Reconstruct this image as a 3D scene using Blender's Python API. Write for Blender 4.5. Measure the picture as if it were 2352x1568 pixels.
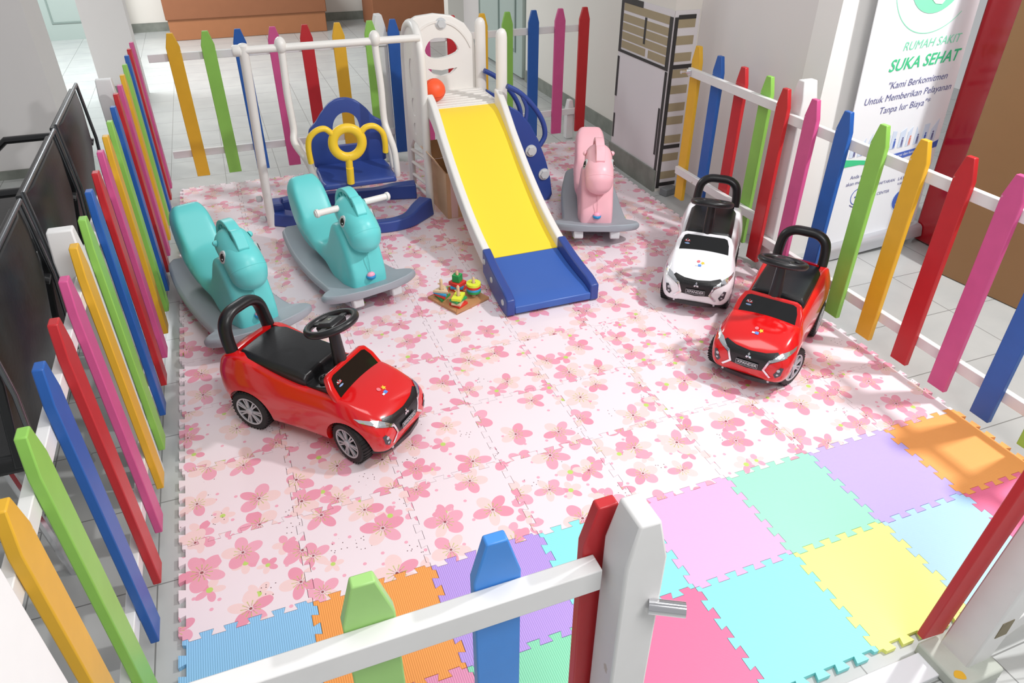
import bpy, bmesh, math, random
from mathutils import Vector, Matrix
from mathutils.bvhtree import BVHTree
for o in list(bpy.data.objects): bpy.data.objects.remove(o, do_unlink=True)
S = bpy.context.scene
COL = S.collection
PI = math.pi
rnd = random.Random(7)

# ------------------------------------------------------------------ camera, world, lights, exposure
cam = bpy.data.objects.new('camera', bpy.data.cameras.new('camera'))
COL.objects.link(cam)
cam.data.sensor_width = 36.0
cam.data.lens = 1647.5 / 2352 * 36.0
cam.data.clip_start = 0.02
R = Matrix.Rotation(-0.36817, 4, 'Z') @ Matrix.Rotation(0.98581, 4, 'X') @ Matrix.Rotation(0.00239, 4, 'Z')
cam.matrix_world = Matrix.Translation((0.3533, -1.2153, 1.5174)) @ R
S.camera = cam

S.view_settings.view_transform = 'Standard'
S.view_settings.look = 'None'
S.view_settings.gamma = 1.0
S.view_settings.use_curve_mapping = False
S.view_settings.exposure = -0.04

W = bpy.data.worlds.new('world'); S.world = W; W.use_nodes = True
W.node_tree.nodes['Background'].inputs[0].default_value = (0.97, 0.98, 1.0, 1)
W.node_tree.nodes['Background'].inputs[1].default_value = 0.46

def area(name, loc, target, size, power, color=(1, 1, 1), size_y=None):
    l = bpy.data.lights.new(name, 'AREA'); l.energy = power; l.color = color
    l.size = size
    if size_y: l.shape = 'RECTANGLE'; l.size_y = size_y
    o = bpy.data.objects.new(name, l); COL.objects.link(o)
    o.location = loc
    o.rotation_euler = (Vector(target) - Vector(loc)).to_track_quat('-Z', 'Y').to_euler()
    return o
area('ceiling_lamp', (3.15, -0.15, 2.75), (1.9, 0.2, 0), 0.14, 70, (1.0, 0.985, 0.985))
area('fill_panel', (0.9, 0.2, 3.3), (0.9, 0.3, 0), 1.6, 18, (1.0, 0.99, 0.97), 0.9)  # soft fill added high over the mat; no fixture in view
area('fill_panel', (1.35, -1.8, 2.7), (1.3, 0.4, 0), 1.3, 41, (1.0, 0.99, 0.98), 0.8)  # unseen fill added behind the camera to light camera-facing sides
area('daylight', (-0.9, 5.9, 2.6), (-0.75, 5.9, 0), 0.9, 150, (0.95, 0.98, 1.0), 2.2)

# ------------------------------------------------------------------ materials
def lin(c):
    return tuple((x / 255 / 12.92) if x / 255 <= 0.04045 else ((x / 255 + 0.055) / 1.055) ** 2.4 for x in c) + (1.0,)
MATS = {}
def mat(name, rgb, rough=0.5, metal=0.0, coat=0.0, noise=0.0, nscale=30.0, bump=0.0, spec=0.5, wear=None, wear_amt=0.0, wear_scale=12):
    if name in MATS: return MATS[name]
    m = bpy.data.materials.new(name); m.use_nodes = True
    nt = m.node_tree; b = nt.nodes['Principled BSDF']
    b.inputs['Base Color'].default_value = lin(rgb)
    b.inputs['Roughness'].default_value = rough
    b.inputs['Metallic'].default_value = metal
    b.inputs['Coat Weight'].default_value = coat
    b.inputs['Coat Roughness'].default_value = 0.06
    b.inputs['Specular IOR Level'].default_value = spec
    col = None
    if noise or bump or wear:
        tc = nt.nodes.new('ShaderNodeTexCoord')
        nz = nt.nodes.new('ShaderNodeTexNoise'); nz.inputs['Scale'].default_value = nscale
        nz.inputs['Detail'].default_value = 4
        nt.links.new(tc.outputs['Object'], nz.inputs['Vector'])
    if noise:
        hs = nt.nodes.new('ShaderNodeHueSaturation'); hs.inputs['Color'].default_value = lin(rgb)
        mr = nt.nodes.new('ShaderNodeMapRange'); mr.inputs['To Min'].default_value = 1 - noise; mr.inputs['To Max'].default_value = 1 + noise
        nt.links.new(nz.outputs['Fac'], mr.inputs['Value']); nt.links.new(mr.outputs['Result'], hs.inputs['Value'])
        col = hs.outputs['Color']
    if wear:
        n2 = nt.nodes.new('ShaderNodeTexNoise'); n2.inputs['Scale'].default_value = wear_scale; n2.inputs['Detail'].default_value = 5
        nt.links.new(tc.outputs['Object'], n2.inputs['Vector'])
        r2 = nt.nodes.new('ShaderNodeMapRange'); r2.inputs['From Min'].default_value = 1 - wear_amt; r2.inputs['From Max'].default_value = 1 - wear_amt + 0.03
        nt.links.new(n2.outputs['Fac'], r2.inputs['Value'])
        mx = nt.nodes.new('ShaderNodeMix'); mx.data_type = 'RGBA'
        nt.links.new(r2.outputs['Result'], mx.inputs['Factor'])
        if col: nt.links.new(col, mx.inputs['A'])
        else: mx.inputs['A'].default_value = lin(rgb)
        mx.inputs['B'].default_value = lin(wear)
        col = mx.outputs['Result']
    if col: nt.links.new(col, b.inputs['Base Color'])
    if bump:
        bp = nt.nodes.new('ShaderNodeBump'); bp.inputs['Strength'].default_value = bump; bp.inputs['Distance'].default_value = 0.002
        nt.links.new(nz.outputs['Fac'], bp.inputs['Height']); nt.links.new(bp.outputs['Normal'], b.inputs['Normal'])
    MATS[name] = m
    return m

class NB:
    """small node builder"""
    def __init__(s, nt): s.nt = nt
    def put(s, sock, v):
        if hasattr(v, 'is_linked') or isinstance(v, bpy.types.NodeSocket): s.nt.links.new(v, sock)
        else: sock.default_value = v
    def m(s, op, a, b=0.0, c=0.0):
        n = s.nt.nodes.new('ShaderNodeMath'); n.operation = op
        s.put(n.inputs[0], a); s.put(n.inputs[1], b); s.put(n.inputs[2], c)
        return n.outputs[0]
    def v(s, op, a, b=(0, 0, 0)):
        n = s.nt.nodes.new('ShaderNodeVectorMath'); n.operation = op
        s.put(n.inputs[0], a)
        if op == 'SCALE': s.put(n.inputs['Scale'], b)
        else: s.put(n.inputs[1], b)
        return n.outputs['Value'] if op in ('LENGTH', 'DOT_PRODUCT') else n.outputs[0]
    def sep(s, a):
        n = s.nt.nodes.new('ShaderNodeSeparateXYZ'); s.put(n.inputs[0], a); return n.outputs
    def comb(s, x, y, z=0.0):
        n = s.nt.nodes.new('ShaderNodeCombineXYZ'); s.put(n.inputs[0], x); s.put(n.inputs[1], y); s.put(n.inputs[2], z); return n.outputs[0]
    def mix(s, f, a, b):
        n = s.nt.nodes.new('ShaderNodeMix'); n.data_type = 'RGBA'
        s.put(n.inputs['Factor'], f); s.put(n.inputs['A'], a); s.put(n.inputs['B'], b); return n.outputs['Result']

def floral_material():
    m = bpy.data.materials.new('blossom_foam'); m.use_nodes = True
    nt = m.node_tree; B = NB(nt); bs = nt.nodes['Principled BSDF']
    bs.inputs['Roughness'].default_value = 0.42
    geo = nt.nodes.new('ShaderNodeNewGeometry'); info = nt.nodes.new('ShaderNodeObjectInfo')
    off = B.m('MULTIPLY', info.outputs['Random'], 40.0)
    P0 = B.v('ADD', geo.outputs['Position'], B.comb(off, B.m('MULTIPLY', off, 1.7)))
    P0 = B.v('MULTIPLY', P0, (1, 1, 0))
    nz = nt.nodes.new('ShaderNodeTexNoise'); nz.inputs['Scale'].default_value = 3
    base = lin((238, 223, 229)); deep = lin((232, 150, 172)); pale = lin((240, 208, 207)); mid = lin((237, 171, 190))
    col = B.mix(0.0, base, base)
    def voro(scale, seed, rand):
        P = B.v('ADD', B.v('SCALE', P0, scale), (seed, seed * 1.3, 0))
        v = nt.nodes.new('ShaderNodeTexVoronoi'); v.voronoi_dimensions = '2D'; v.inputs['Scale'].default_value = 1.0
        v.inputs['Randomness'].default_value = rand
        nt.links.new(P, v.inputs['Vector'])
        d = B.v('SUBTRACT', P, v.outputs['Position'])
        return B.sep(d), B.sep(v.outputs['Color']), v
    def flower(col, scale, seed, rand, R0, R1, prob, centre=True, pale_bias=0.45):
        d, c, v = voro(scale, seed, rand)
        r = B.m('SQRT', B.m('ADD', B.m('MULTIPLY', d[0], d[0]), B.m('MULTIPLY', d[1], d[1])))
        Rr = B.m('ADD', R0, B.m('MULTIPLY', c[0], R1 - R0))
        rn = B.m('DIVIDE', r, Rr)
        ang = B.m('ADD', B.m('ARCTAN2', d[1], d[0]), B.m('MULTIPLY', c[1], 6.283))
        a5 = B.m('MULTIPLY', ang, 5 / (2 * PI))
        k = B.m('FLOOR', B.m('ADD', a5, 0.5))
        ph = B.m('MULTIPLY', B.m('SUBTRACT', a5, k), 2 * PI / 5)
        u = B.m('SUBTRACT', B.m('MULTIPLY', rn, B.m('COSINE', ph)), 0.56)
        w = B.m('MULTIPLY', rn, B.m('SINE', ph))
        k5 = B.m('FLOORED_MODULO', k, 5.0)
        wn = nt.nodes.new('ShaderNodeTexWhiteNoise'); wn.noise_dimensions = '3D'
        nt.links.new(B.comb(k5, B.m('MULTIPLY', c[0], 37.0), B.m('MULTIPLY', c[2], 19.0)), wn.inputs['Vector'])
        wr = B.sep(wn.outputs['Color'])
        hw = B.m('ADD', 0.25, B.m('MULTIPLY', wr[1], 0.13))
        e = B.m('ADD', B.m('POWER', B.m('ABSOLUTE', B.m('DIVIDE', u, 0.46)), 2.0), B.m('POWER', B.m('ABSOLUTE', B.m('DIVIDE', w, hw)), 2.0))
        on = B.m('LESS_THAN', e, 1.0)
        if prob < 1: on = B.m('MULTIPLY', on, B.m('LESS_THAN', c[2], prob))
        pc = B.mix(B.m('GREATER_THAN', wr[0], pale_bias), pale, B.mix(wr[2], deep, mid))
        col = B.mix(on, col, pc)
        if centre:
            st = B.m('MULTIPLY', B.m('GREATER_THAN', B.m('COSINE', B.m('MULTIPLY', ang, 11.0)), 0.72), B.m('LESS_THAN', rn, 0.44))
            st = B.m('MULTIPLY', st, B.m('LESS_THAN', c[2], prob))
            st = B.m('MULTIPLY', st, 0.7)
            col = B.mix(st, col, B.mix(B.m('GREATER_THAN', rn, 0.25), lin((150, 120, 90)), lin((186, 190, 90))))
            col = B.mix(B.m('MULTIPLY', B.m('LESS_THAN', rn, 0.07), B.m('LESS_THAN', c[2], prob)), col, lin((150, 80, 85)))
        else:
            gd = B.m('MULTIPLY', B.m('LESS_THAN', rn, 0.22), B.m('LESS_THAN', c[2], prob))
            col = B.mix(gd, col, lin((190, 215, 110)))
        return col
    # single drifting petals and buds, small dots, then the open blossoms on top
    col = flower(col, 9.0, 5.3, 0.9, 0.24, 0.36, 0.45, False, 0.55)
    d, c, v = voro(17, 2.2, 1.0)
    col = B.mix(B.m('MULTIPLY', B.m('LESS_THAN', v.outputs['Distance'], 0.085), B.m('LESS_THAN', c[0], 0.5)), col, mid)
    d, c, v = voro(60, 9.2, 1.0)
    d2, c2, v2 = voro(5, 19.2, 1.0)
    tiny = B.m('MULTIPLY', B.m('LESS_THAN', v.outputs['Distance'], 0.10), B.m('LESS_THAN', v2.outputs['Distance'], 0.13))
    col = B.mix(tiny, col, lin((120, 90, 95)))
    col = flower(col, 7.5, 11.7, 0.5, 0.34, 0.47, 0.97, True, 0.42)
    nt.links.new(col, bs.inputs['Base Color'])
    return m

def foam(name, rgb, rib=True):
    m = bpy.data.materials.new(name); m.use_nodes = True
    nt = m.node_tree; B = NB(nt); bs = nt.nodes['Principled BSDF']
    bs.inputs['Base Color'].default_value = lin(rgb); bs.inputs['Roughness'].default_value = 0.55
    tc = nt.nodes.new('ShaderNodeTexCoord')
    w = nt.nodes.new('ShaderNodeTexWave'); w.inputs['Scale'].default_value = 62; w.bands_direction = 'X' if rib else 'DIAGONAL'
    nt.links.new(tc.outputs['Object'], w.inputs['Vector'])
    bp = nt.nodes.new('ShaderNodeBump'); bp.inputs['Strength'].default_value = 0.6 if rib else 0.15; bp.inputs['Distance'].default_value = 0.0012
    nt.links.new(w.outputs['Fac'], bp.inputs['Height']); nt.links.new(bp.outputs['Normal'], bs.inputs['Normal'])
    return m

def floor_material():
    m = bpy.data.materials.new('floor_tiles'); m.use_nodes = True
    nt = m.node_tree; B = NB(nt); bs = nt.nodes['Principled BSDF']
    bs.inputs['Roughness'].default_value = 0.22
    geo = nt.nodes.new('ShaderNodeNewGeometry')
    p = B.sep(B.v('SCALE', B.v('ADD', geo.outputs['Position'], (0.06, 0.1, 0)), 1 / 0.3))
    def line(c):
        f = B.m('FRACT', c); return B.m('LESS_THAN', B.m('MINIMUM', f, B.m('SUBTRACT', 1.0, f)), 0.006)
    g = B.m('MAXIMUM', line(p[0]), line(p[1]))
    nz = nt.nodes.new('ShaderNodeTexNoise'); nz.inputs['Scale'].default_value = 5; nz.inputs['Detail'].default_value = 4
    nt.links.new(geo.outputs['Position'], nz.inputs['Vector'])
    base = B.mix(nz.outputs['Fac'], lin((168, 172, 172)), lin((196, 197, 194)))
    nt.links.new(B.mix(g, base, lin((128, 129, 127))), bs.inputs['Base Color'])
    return m

# ------------------------------------------------------------------ mesh helpers
class MB:
    def __init__(s): s.bm = bmesh.new(); s.mi = 0
    def _new(s, n0):
        s.bm.faces.ensure_lookup_table()
        for f in s.bm.faces[n0:]: f.material_index = s.mi
    def m(s, i): s.mi = i; return s
    def raw(s, vs, fs):
        n0 = len(s.bm.faces)
        v = [s.bm.verts.new(p) for p in vs]
        for f in fs:
            try: s.bm.faces.new([v[i] for i in f])
            except ValueError: pass
        s._new(n0); return s
    def box(s, c, size, rot=None, taper=1.0):
        hx, hy, hz = size[0] / 2, size[1] / 2, size[2] / 2
        P = []
        for z in (-1, 1):
            t = taper if z > 0 else 1.0
            for x, y in ((-1, -1), (1, -1), (1, 1), (-1, 1)): P.append(Vector((x * hx * t, y * hy * t, z * hz)))
        if rot is not None:
            M = rot if isinstance(rot, Matrix) else Matrix.Rotation(rot, 3, 'Z')
            P = [M @ p for p in P]
        P = [p + Vector(c) for p in P]
        return s.raw(P, [(0, 3, 2, 1), (4, 5, 6, 7), (0, 1, 5, 4), (1, 2, 6, 5), (2, 3, 7, 6), (3, 0, 4, 7)])
    def prism(s, pts, a, b, plane='xy', hole=None):
        """extrude polygon pts from a to b along the axis normal to plane"""
        def P(u, v, w):
            return {'xy': (u, v, w), 'xz': (u, w, v), 'yz': (w, u, v)}[plane]
        n = len(pts)
        if hole is None:
            V = [P(u, v, a) for u, v in pts] + [P(u, v, b) for u, v in pts]
            F = [tuple(range(n))[::-1], tuple(range(n, 2 * n))] + [(i, (i + 1) % n, n + (i + 1) % n, n + i) for i in range(n)]
            return s.raw(V, F)
        k = len(hole)
        assert k == n
        V = [P(u, v, a) for u, v in pts] + [P(u, v, b) for u, v in pts] + [P(u, v, a) for u, v in hole] + [P(u, v, b) for u, v in hole]
        F = []
        for i in range(n):
            j = (i + 1) % n
            F += [(i, j, n + j, n + i), (2 * n + i, 3 * n + i, 3 * n + j, 2 * n + j), (i, 2 * n + i, 2 * n + j, j), (n + i, n + j, 3 * n + j, 3 * n + i)]
        return s.raw(V, F)
    def tube(s, path, r, seg=14, flat=None, cap=True):
        """tube along path; r float or list; flat=(ry scale on side axis)"""
        pts = [Vector(p) for p in path]; n = len(pts)
        rs = r if isinstance(r, (list, tuple)) else [r] * n
        up = Vector((0, 0, 1)); V = []; last = None
        for i, p in enumerate(pts):
            t = (pts[min(i + 1, n - 1)] - pts[max(i - 1, 0)]).normalized()
            if last is None:
                a = t.cross(up)
                if a.length < 1e-3: a = t.cross(Vector((1, 0, 0)))
            else:
                a = last - t * last.dot(t)
            a.normalize(); last = a
            b = t.cross(a).normalized()
            fa, fb = flat if flat else (1, 1)
            for k in range(seg):
                w = 2 * PI * k / seg
                V.append(p + (a * math.cos(w) * fa + b * math.sin(w) * fb) * rs[i])
        F = [(i * seg + k, i * seg + (k + 1) % seg, (i + 1) * seg + (k + 1) % seg, (i + 1) * seg + k) for i in range(n - 1) for k in range(seg)]
        if cap: F += [tuple(range(seg))[::-1], tuple(range((n - 1) * seg, n * seg))]
        return s.raw(V, F)
    def lathe(s, prof, c=(0, 0, 0), seg=24, axis='z', rot=None, ring=False):
        """prof list of (radius, height)"""
        V = []
        for r, h in prof:
            for k in range(seg):
                w = 2 * PI * k / seg
                p = {'z': (r * math.cos(w), r * math.sin(w), h), 'y': (r * math.cos(w), h, r * math.sin(w)), 'x': (h, r * math.cos(w), r * math.sin(w))}[axis]
                p = Vector(p)
                if rot is not None: p = rot @ p
                V.append(p + Vector(c))
        n = len(prof)
        q = n if ring else n - 1
        F = [(i * seg + k, i * seg + (k + 1) % seg, ((i + 1) % n) * seg + (k + 1) % seg, ((i + 1) % n) * seg + k) for i in range(q) for k in range(seg)]
        if not ring: F += [tuple(range(seg))[::-1], tuple(range((n - 1) * seg, n * seg))]
        return s.raw(V, F)
    def ball(s, c, r, seg=20, rot=None):
        r = r if isinstance(r, (list, tuple)) else (r, r, r)
        n0 = len(s.bm.faces)
        res = bmesh.ops.create_uvsphere(s.bm, u_segments=seg, v_segments=seg // 2 + 2, radius=1.0)
        for v in res['verts']:
            p = Vector((v.co.x * r[0], v.co.y * r[1], v.co.z * r[2]))
            if rot is not None: p = rot @ p
            v.co = p + Vector(c)
        s._new(n0); return s
    def hull(s, balls, seg=16):
        b = bmesh.new()
        for c, r in balls:
            r = r if isinstance(r, (list, tuple)) else (r, r, r)
            res = bmesh.ops.create_uvsphere(b, u_segments=seg, v_segments=seg // 2 + 2, radius=1.0)
            for v in res['verts']: v.co = Vector((v.co.x * r[0], v.co.y * r[1], v.co.z * r[2])) + Vector(c)
        h = bmesh.ops.convex_hull(b, input=b.verts)
        vs = [e for e in h['geom'] if isinstance(e, bmesh.types.BMVert)]
        fs = [e for e in h['geom'] if isinstance(e, bmesh.types.BMFace)]
        idx = {v: i for i, v in enumerate(vs)}
        s.raw([v.co.copy() for v in vs], [[idx[v] for v in f.verts] for f in fs])
        b.free(); return s
    def torus(s, c, R_, r, rot=None, seg=40, ms=12, flat=1.0):
        V = []
        for i in range(seg):
            a = 2 * PI * i / seg
            for j in range(ms):
                b = 2 * PI * j / ms
                p = Vector(((R_ + r * math.cos(b)) * math.cos(a), (R_ + r * math.cos(b)) * math.sin(a), r * flat * math.sin(b)))
                if rot is not None: p = rot @ p
                V.append(p + Vector(c))
        F = [(i * ms + j, ((i + 1) % seg) * ms + j, ((i + 1) % seg) * ms + (j + 1) % ms, i * ms + (j + 1) % ms) for i in range(seg) for j in range(ms)]
        return s.raw(V, F)
    def loft(s, secs, closed=False, cap=True):
        n = len(secs[0]); V = [p for q in secs for p in q]; m_ = len(secs)
        F = [(i * n + k, i * n + (k + 1) % n, (i + 1) * n + (k + 1) % n, (i + 1) * n + k) for i in range(m_ - 1) for k in range(n)]
        if cap: F += [tuple(range(n))[::-1], tuple(range((m_ - 1) * n, m_ * n))]
        return s.raw(V, F)
    def text(s, body, size, M, depth=0.0006, align='CENTER', shear=0.0, space=1.0, bold=0.0):
        cu = bpy.data.curves.new('t', 'FONT'); cu.body = body; cu.size = size; cu.align_x = align; cu.align_y = 'CENTER'
        cu.shear = shear; cu.space_character = space; cu.offset = bold; cu.resolution_u = 3
        o = bpy.data.objects.new('t', cu); COL.objects.link(o)
        dg = bpy.context.evaluated_depsgraph_get(); dg.update()
        me = bpy.data.meshes.new_from_object(o.evaluated_get(dg))
        s.raw([M @ v.co for v in me.vertices], [tuple(p.vertices) for p in me.polygons])
        bpy.data.objects.remove(o); bpy.data.curves.remove(cu); bpy.data.meshes.remove(me)
        return s
    def move(s, v):
        for w in s.bm.verts: w.co += Vector(v)
        return s

def finish(bm, ang=40, smooth=True):
    bmesh.ops.recalc_face_normals(bm, faces=bm.faces)
    if smooth:
        for f in bm.faces: f.smooth = True
        for e in bm.edges:
            if len(e.link_faces) == 2 and e.calc_face_angle(0) > math.radians(ang): e.smooth = False

def obj(name, mb, mats, parent=None, bevel=0.0, seg=2, smooth=True, ang=40, recalc=True, loc=None, rotz=None):
    me = bpy.data.meshes.new(name)
    if isinstance(mb, MB):
        if recalc: finish(mb.bm, ang, smooth)
        mb.bm.to_mesh(me); mb.bm.free()
    else: me = mb
    mats = mats if isinstance(mats, (list, tuple)) else [mats]
    while len(me.materials) < len(mats): me.materials.append(None)
    for k_, m_ in enumerate(mats): me.materials[k_] = m_
    o = bpy.data.objects.new(name, me); COL.objects.link(o)
    for i, m_ in enumerate(mats):
        o.material_slots[i].link = 'OBJECT'; o.material_slots[i].material = m_
    if bevel:
        b = o.modifiers.new('bevel', 'BEVEL'); b.width = bevel; b.segments = seg; b.limit_method = 'ANGLE'; b.angle_limit = math.radians(35)
    if parent: o.parent = parent
    if loc: o.location = loc
    if rotz is not None: o.rotation_euler.z = rotz
    return o

def bake(o):
    """apply the modifiers of o"""
    dg = bpy.context.evaluated_depsgraph_get(); dg.update()
    me = bpy.data.meshes.new_from_object(o.evaluated_get(dg))
    mats = [s_.material for s_ in o.material_slots]
    o.modifiers.clear(); o.data = me
    for i, m_ in enumerate(mats): o.material_slots[i].link = 'OBJECT'; o.material_slots[i].material = m_
    return o

def soften(o, voxel=0.006, it=8, fac=0.6):
    r = o.modifiers.new('remesh', 'REMESH'); r.mode = 'VOXEL'; r.voxel_size = voxel; r.use_smooth_shade = True
    s_ = o.modifiers.new('smooth', 'SMOOTH'); s_.iterations = it; s_.factor = fac
    return bake(o)

def thing(name, label, cat, loc=(0, 0, 0), rotz=0.0, group=None):
    o = bpy.data.objects.new(name, None); COL.objects.link(o); o.empty_display_size = 0.05
    o.location = loc; o.rotation_euler = (0, 0, rotz); tag(o, label, cat, group)
    return o
def tag(o, label, cat, group=None):
    o['label'] = label; o['category'] = cat
    if group: o['group'] = group
    return o
def struct(name, mb, m_, **k):
    o = obj(name, mb, m_, **k); o['kind'] = 'structure'; return o
def lab(o, t): o['label'] = t; return o
def dup(root, loc, rotz, label):
    r = root.copy(); COL.objects.link(r); r.location = loc; r.rotation_euler = (0, 0, rotz); r['label'] = label
    for ch in list(root.children):
        c = ch.copy(); COL.objects.link(c); c.parent = r
        for g in ch.children:
            d = g.copy(); COL.objects.link(d); d.parent = c
    return r
def setmat(o, m_, i=0): o.material_slots[i].link = 'OBJECT'; o.material_slots[i].material = m_
def kids(r, name): return [c for c in r.children if c.name.split('.')[0] == name]
def circ(cx, cy, r, n=24, a0=0, a1=2 * PI, ry=None, end=False):
    ry = r if ry is None else ry
    return [(cx + r * math.cos(a0 + (a1 - a0) * i / (n - 1 if end else n)), cy + ry * math.sin(a0 + (a1 - a0) * i / (n - 1 if end else n))) for i in range(n)]
def spline(pts, n=8):
    """Catmull-Rom through pts"""
    P = [Vector(p) for p in pts]; out = []
    for i in range(len(P) - 1):
        a, b, c, d = P[max(i - 1, 0)], P[i], P[i + 1], P[min(i + 2, len(P) - 1)]
        for k in range(n):
            t = k / n
            out.append(0.5 * ((2 * b) + (c - a) * t + (2 * a - 5 * b + 4 * c - d) * t * t + (3 * b - a - 3 * c + d) * t ** 3))
    out.append(P[-1]); return out
def closed_spline(pts, n=5):
    P = [Vector((p[0], p[1], 0)) for p in pts]; out = []; L = len(P)
    for i in range(L):
        a, b, c, d = P[i - 1], P[i], P[(i + 1) % L], P[(i + 2) % L]
        for k in range(n):
            t = k / n
            q = 0.5 * ((2 * b) + (c - a) * t + (2 * a - 5 * b + 4 * c - d) * t * t + (3 * b - a - 3 * c + d) * t ** 3)
            out.append((q.x, q.y))
    return out

# paints and plastics
RED = mat('red_paint', (190, 38, 44), 0.38, noise=0.10, nscale=18, bump=0.15, wear=(214, 190, 185), wear_amt=0.27)
BLUE = mat('blue_paint', (36, 92, 172), 0.38, noise=0.10, nscale=18, bump=0.15, wear=(190, 205, 225), wear_amt=0.27)
GREEN = mat('green_paint', (142, 198, 88), 0.4, noise=0.08, nscale=18, bump=0.15, wear=(225, 235, 205), wear_amt=0.27)
YELLOW = mat('yellow_paint', (226, 174, 44), 0.4, noise=0.08, nscale=18, bump=0.15, wear=(235, 220, 190), wear_amt=0.28)
PINK = mat('pink_paint', (206, 84, 140), 0.4, noise=0.10, nscale=18, bump=0.15, wear=(240, 215, 225), wear_amt=0.27)
WHITEP = mat('white_paint', (226, 225, 224), 0.45, noise=0.05, nscale=14, bump=0.2, wear=(196, 190, 178), wear_amt=0.30, wear_scale=22)
PAINT = {'front-lit blue': mat('blue_paint_lit', (66, 140, 222), 0.38, noise=0.08, nscale=18, bump=0.15, wear=(190, 205, 225), wear_amt=0.27),  # fence blue and green lightened to stand in for light on the front panel
         'front-lit green': mat('green_paint_lit', (160, 208, 122), 0.4, noise=0.08, nscale=18, bump=0.15, wear=(225, 235, 205), wear_amt=0.27)}
PAINT |= dict(red=RED, blue=BLUE, green=GREEN, yellow=YELLOW, pink=PINK, white=WHITEP)
WPL = mat('white_plastic', (238, 235, 230), 0.34, noise=0.03, nscale=8)
GPL = mat('grey_plastic', (158, 166, 174), 0.45)
LPL = mat('light_grey_plastic', (205, 208, 210), 0.4)
NAVY = mat('navy_plastic', (50, 74, 148), 0.38)
NAVY2 = mat('blue_plastic', (58, 98, 178), 0.36)
YPL = mat('yellow_plastic', (250, 208, 50), 0.34)
YSL = mat('slide_yellow_plastic', (255, 222, 60), 0.34)
TEAL = mat('teal_plastic', (108, 216, 216), 0.36)
ROSE = mat('rose_plastic', (248, 188, 198), 0.36)
BLACK = mat('black_plastic', (26, 26, 28), 0.34, bump=0.1, nscale=120)
RUBBER = mat('tyre_rubber', (24, 24, 25), 0.6)
GLOSSR = mat('red_gloss_plastic', (214, 22, 24), 0.16, coat=0.6)
GLOSSW = mat('white_gloss_plastic', (240, 240, 244), 0.16, coat=0.6)
SHIELD = mat('black_gloss_film', (14, 14, 16), 0.08, coat=0.5)
CHROME = mat('chrome', (225, 225, 228), 0.12, metal=1.0)
SILVER = mat('silver_hub_plastic', (188, 190, 196), 0.3, metal=0.2)
WOOD = mat('bare_wood', (222, 190, 150), 0.5, noise=0.08, nscale=40)
BOARDW = mat('board_wood', (196, 142, 96), 0.5, noise=0.1, nscale=26)
CARD = mat('carton_board', (166, 108, 70), 0.6, noise=0.07, nscale=12)
CARD2 = mat('pale_carton_board', (214, 178, 142), 0.7, noise=0.06, nscale=12)
WALL = mat('wall_paint', (226, 222, 214), 0.6, noise=0.03, nscale=2.5)
WALLG = mat('grey_wall_paint', (226, 223, 221), 0.6, noise=0.04, nscale=2.5)
DAMP = mat('stained_skirting', (128, 132, 124), 0.7, noise=0.35, nscale=14, bump=0.4)
DOORP = mat('door_paint', (168, 182, 176), 0.45)
TXT = mat('ink_grey', (110, 112, 158), 0.6)
INKG = mat('ink_green', (70, 206, 144), 0.6)
INKM = mat('ink_mint', (140, 232, 192), 0.6)
INKB = mat('ink_blue', (76, 106, 192), 0.6)
INKL = mat('ink_light_blue', (214, 228, 246), 0.6)
PAPER = mat('banner_vinyl', (243, 246, 250), 0.35)
FLORAL = floral_material()
FOAM = {k: foam('foam_' + k, v, r) for k, (v, r) in dict(
    sky=((142, 196, 236), True), orange=((244, 160, 82), True), purple=((186, 156, 232), True), cyan=((142, 228, 228), False),
    pink=((244, 178, 220), False), mint=((158, 232, 198), False), lilac=((190, 172, 240), False), coral=((242, 118, 158), False),
    lemon=((246, 250, 140), False), ice=((176, 214, 246), False), tangerine=((250, 170, 96), False), leaf=((140, 220, 182), True), rosy=((228, 150, 186), True)).items()}

# ------------------------------------------------------------------ setting
struct('floor', MB().box((1.2, 2.5, -0.05), (9.5, 13.5, 0.1)), floor_material())
def wallbox(name, x0, x1, y0, y1, z1, m_=WALL, skirt=None, z0=0.0):
    o = struct(name, MB().box(((x0 + x1) / 2, (y0 + y1) / 2, (z0 + z1) / 2), (x1 - x0, y1 - y0, z1 - z0)), m_)
    return o
def skirt(name, x0, x1, y0, y1, h=0.09):
    return struct(name, MB().box(((x0 + x1) / 2, (y0 + y1) / 2, h / 2), (x1 - x0, y1 - y0, h)), DAMP)
wallbox('wall_back', -3.2, 5.5, 8.05, 8.2, 2.6)
skirt('baseboard_back', -3.2, 5.5, 8.035, 8.05)
wallbox('wall_right', 2.72, 2.86, 2.6, 4.62, 2.6)
skirt('baseboard_right', 2.705, 2.72, 2.6, 4.60)
wallbox('wall_pillar', 2.47, 2.86, 2.06, 2.6, 2.6)
wallbox('wall_gate_side', 2.62, 2.80, 1.27, 2.06, 2.6, WALLG)
skirt('baseboard_pillar', 2.455, 2.47, 2.06, 2.6, 0.12)
wallbox('wall_column', 2.62, 3.02, 1.14, 1.27, 2.6, mat('bright_wall_paint', (240, 239, 236), 0.55))
wallbox('wall_left', -2.6, -0.575, 3.55, 4.0, 2.6, WALLG)
skirt('baseboard_left', -2.6, -0.575, 3.535, 3.55, 0.05)
wallbox('wall_left_column', -0.54, -0.24, 5.1, 5.32, 2.6, WALLG)
skirt('baseboard_left_column', -0.54, -0.24, 5.085, 5.1, 0.12)
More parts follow.
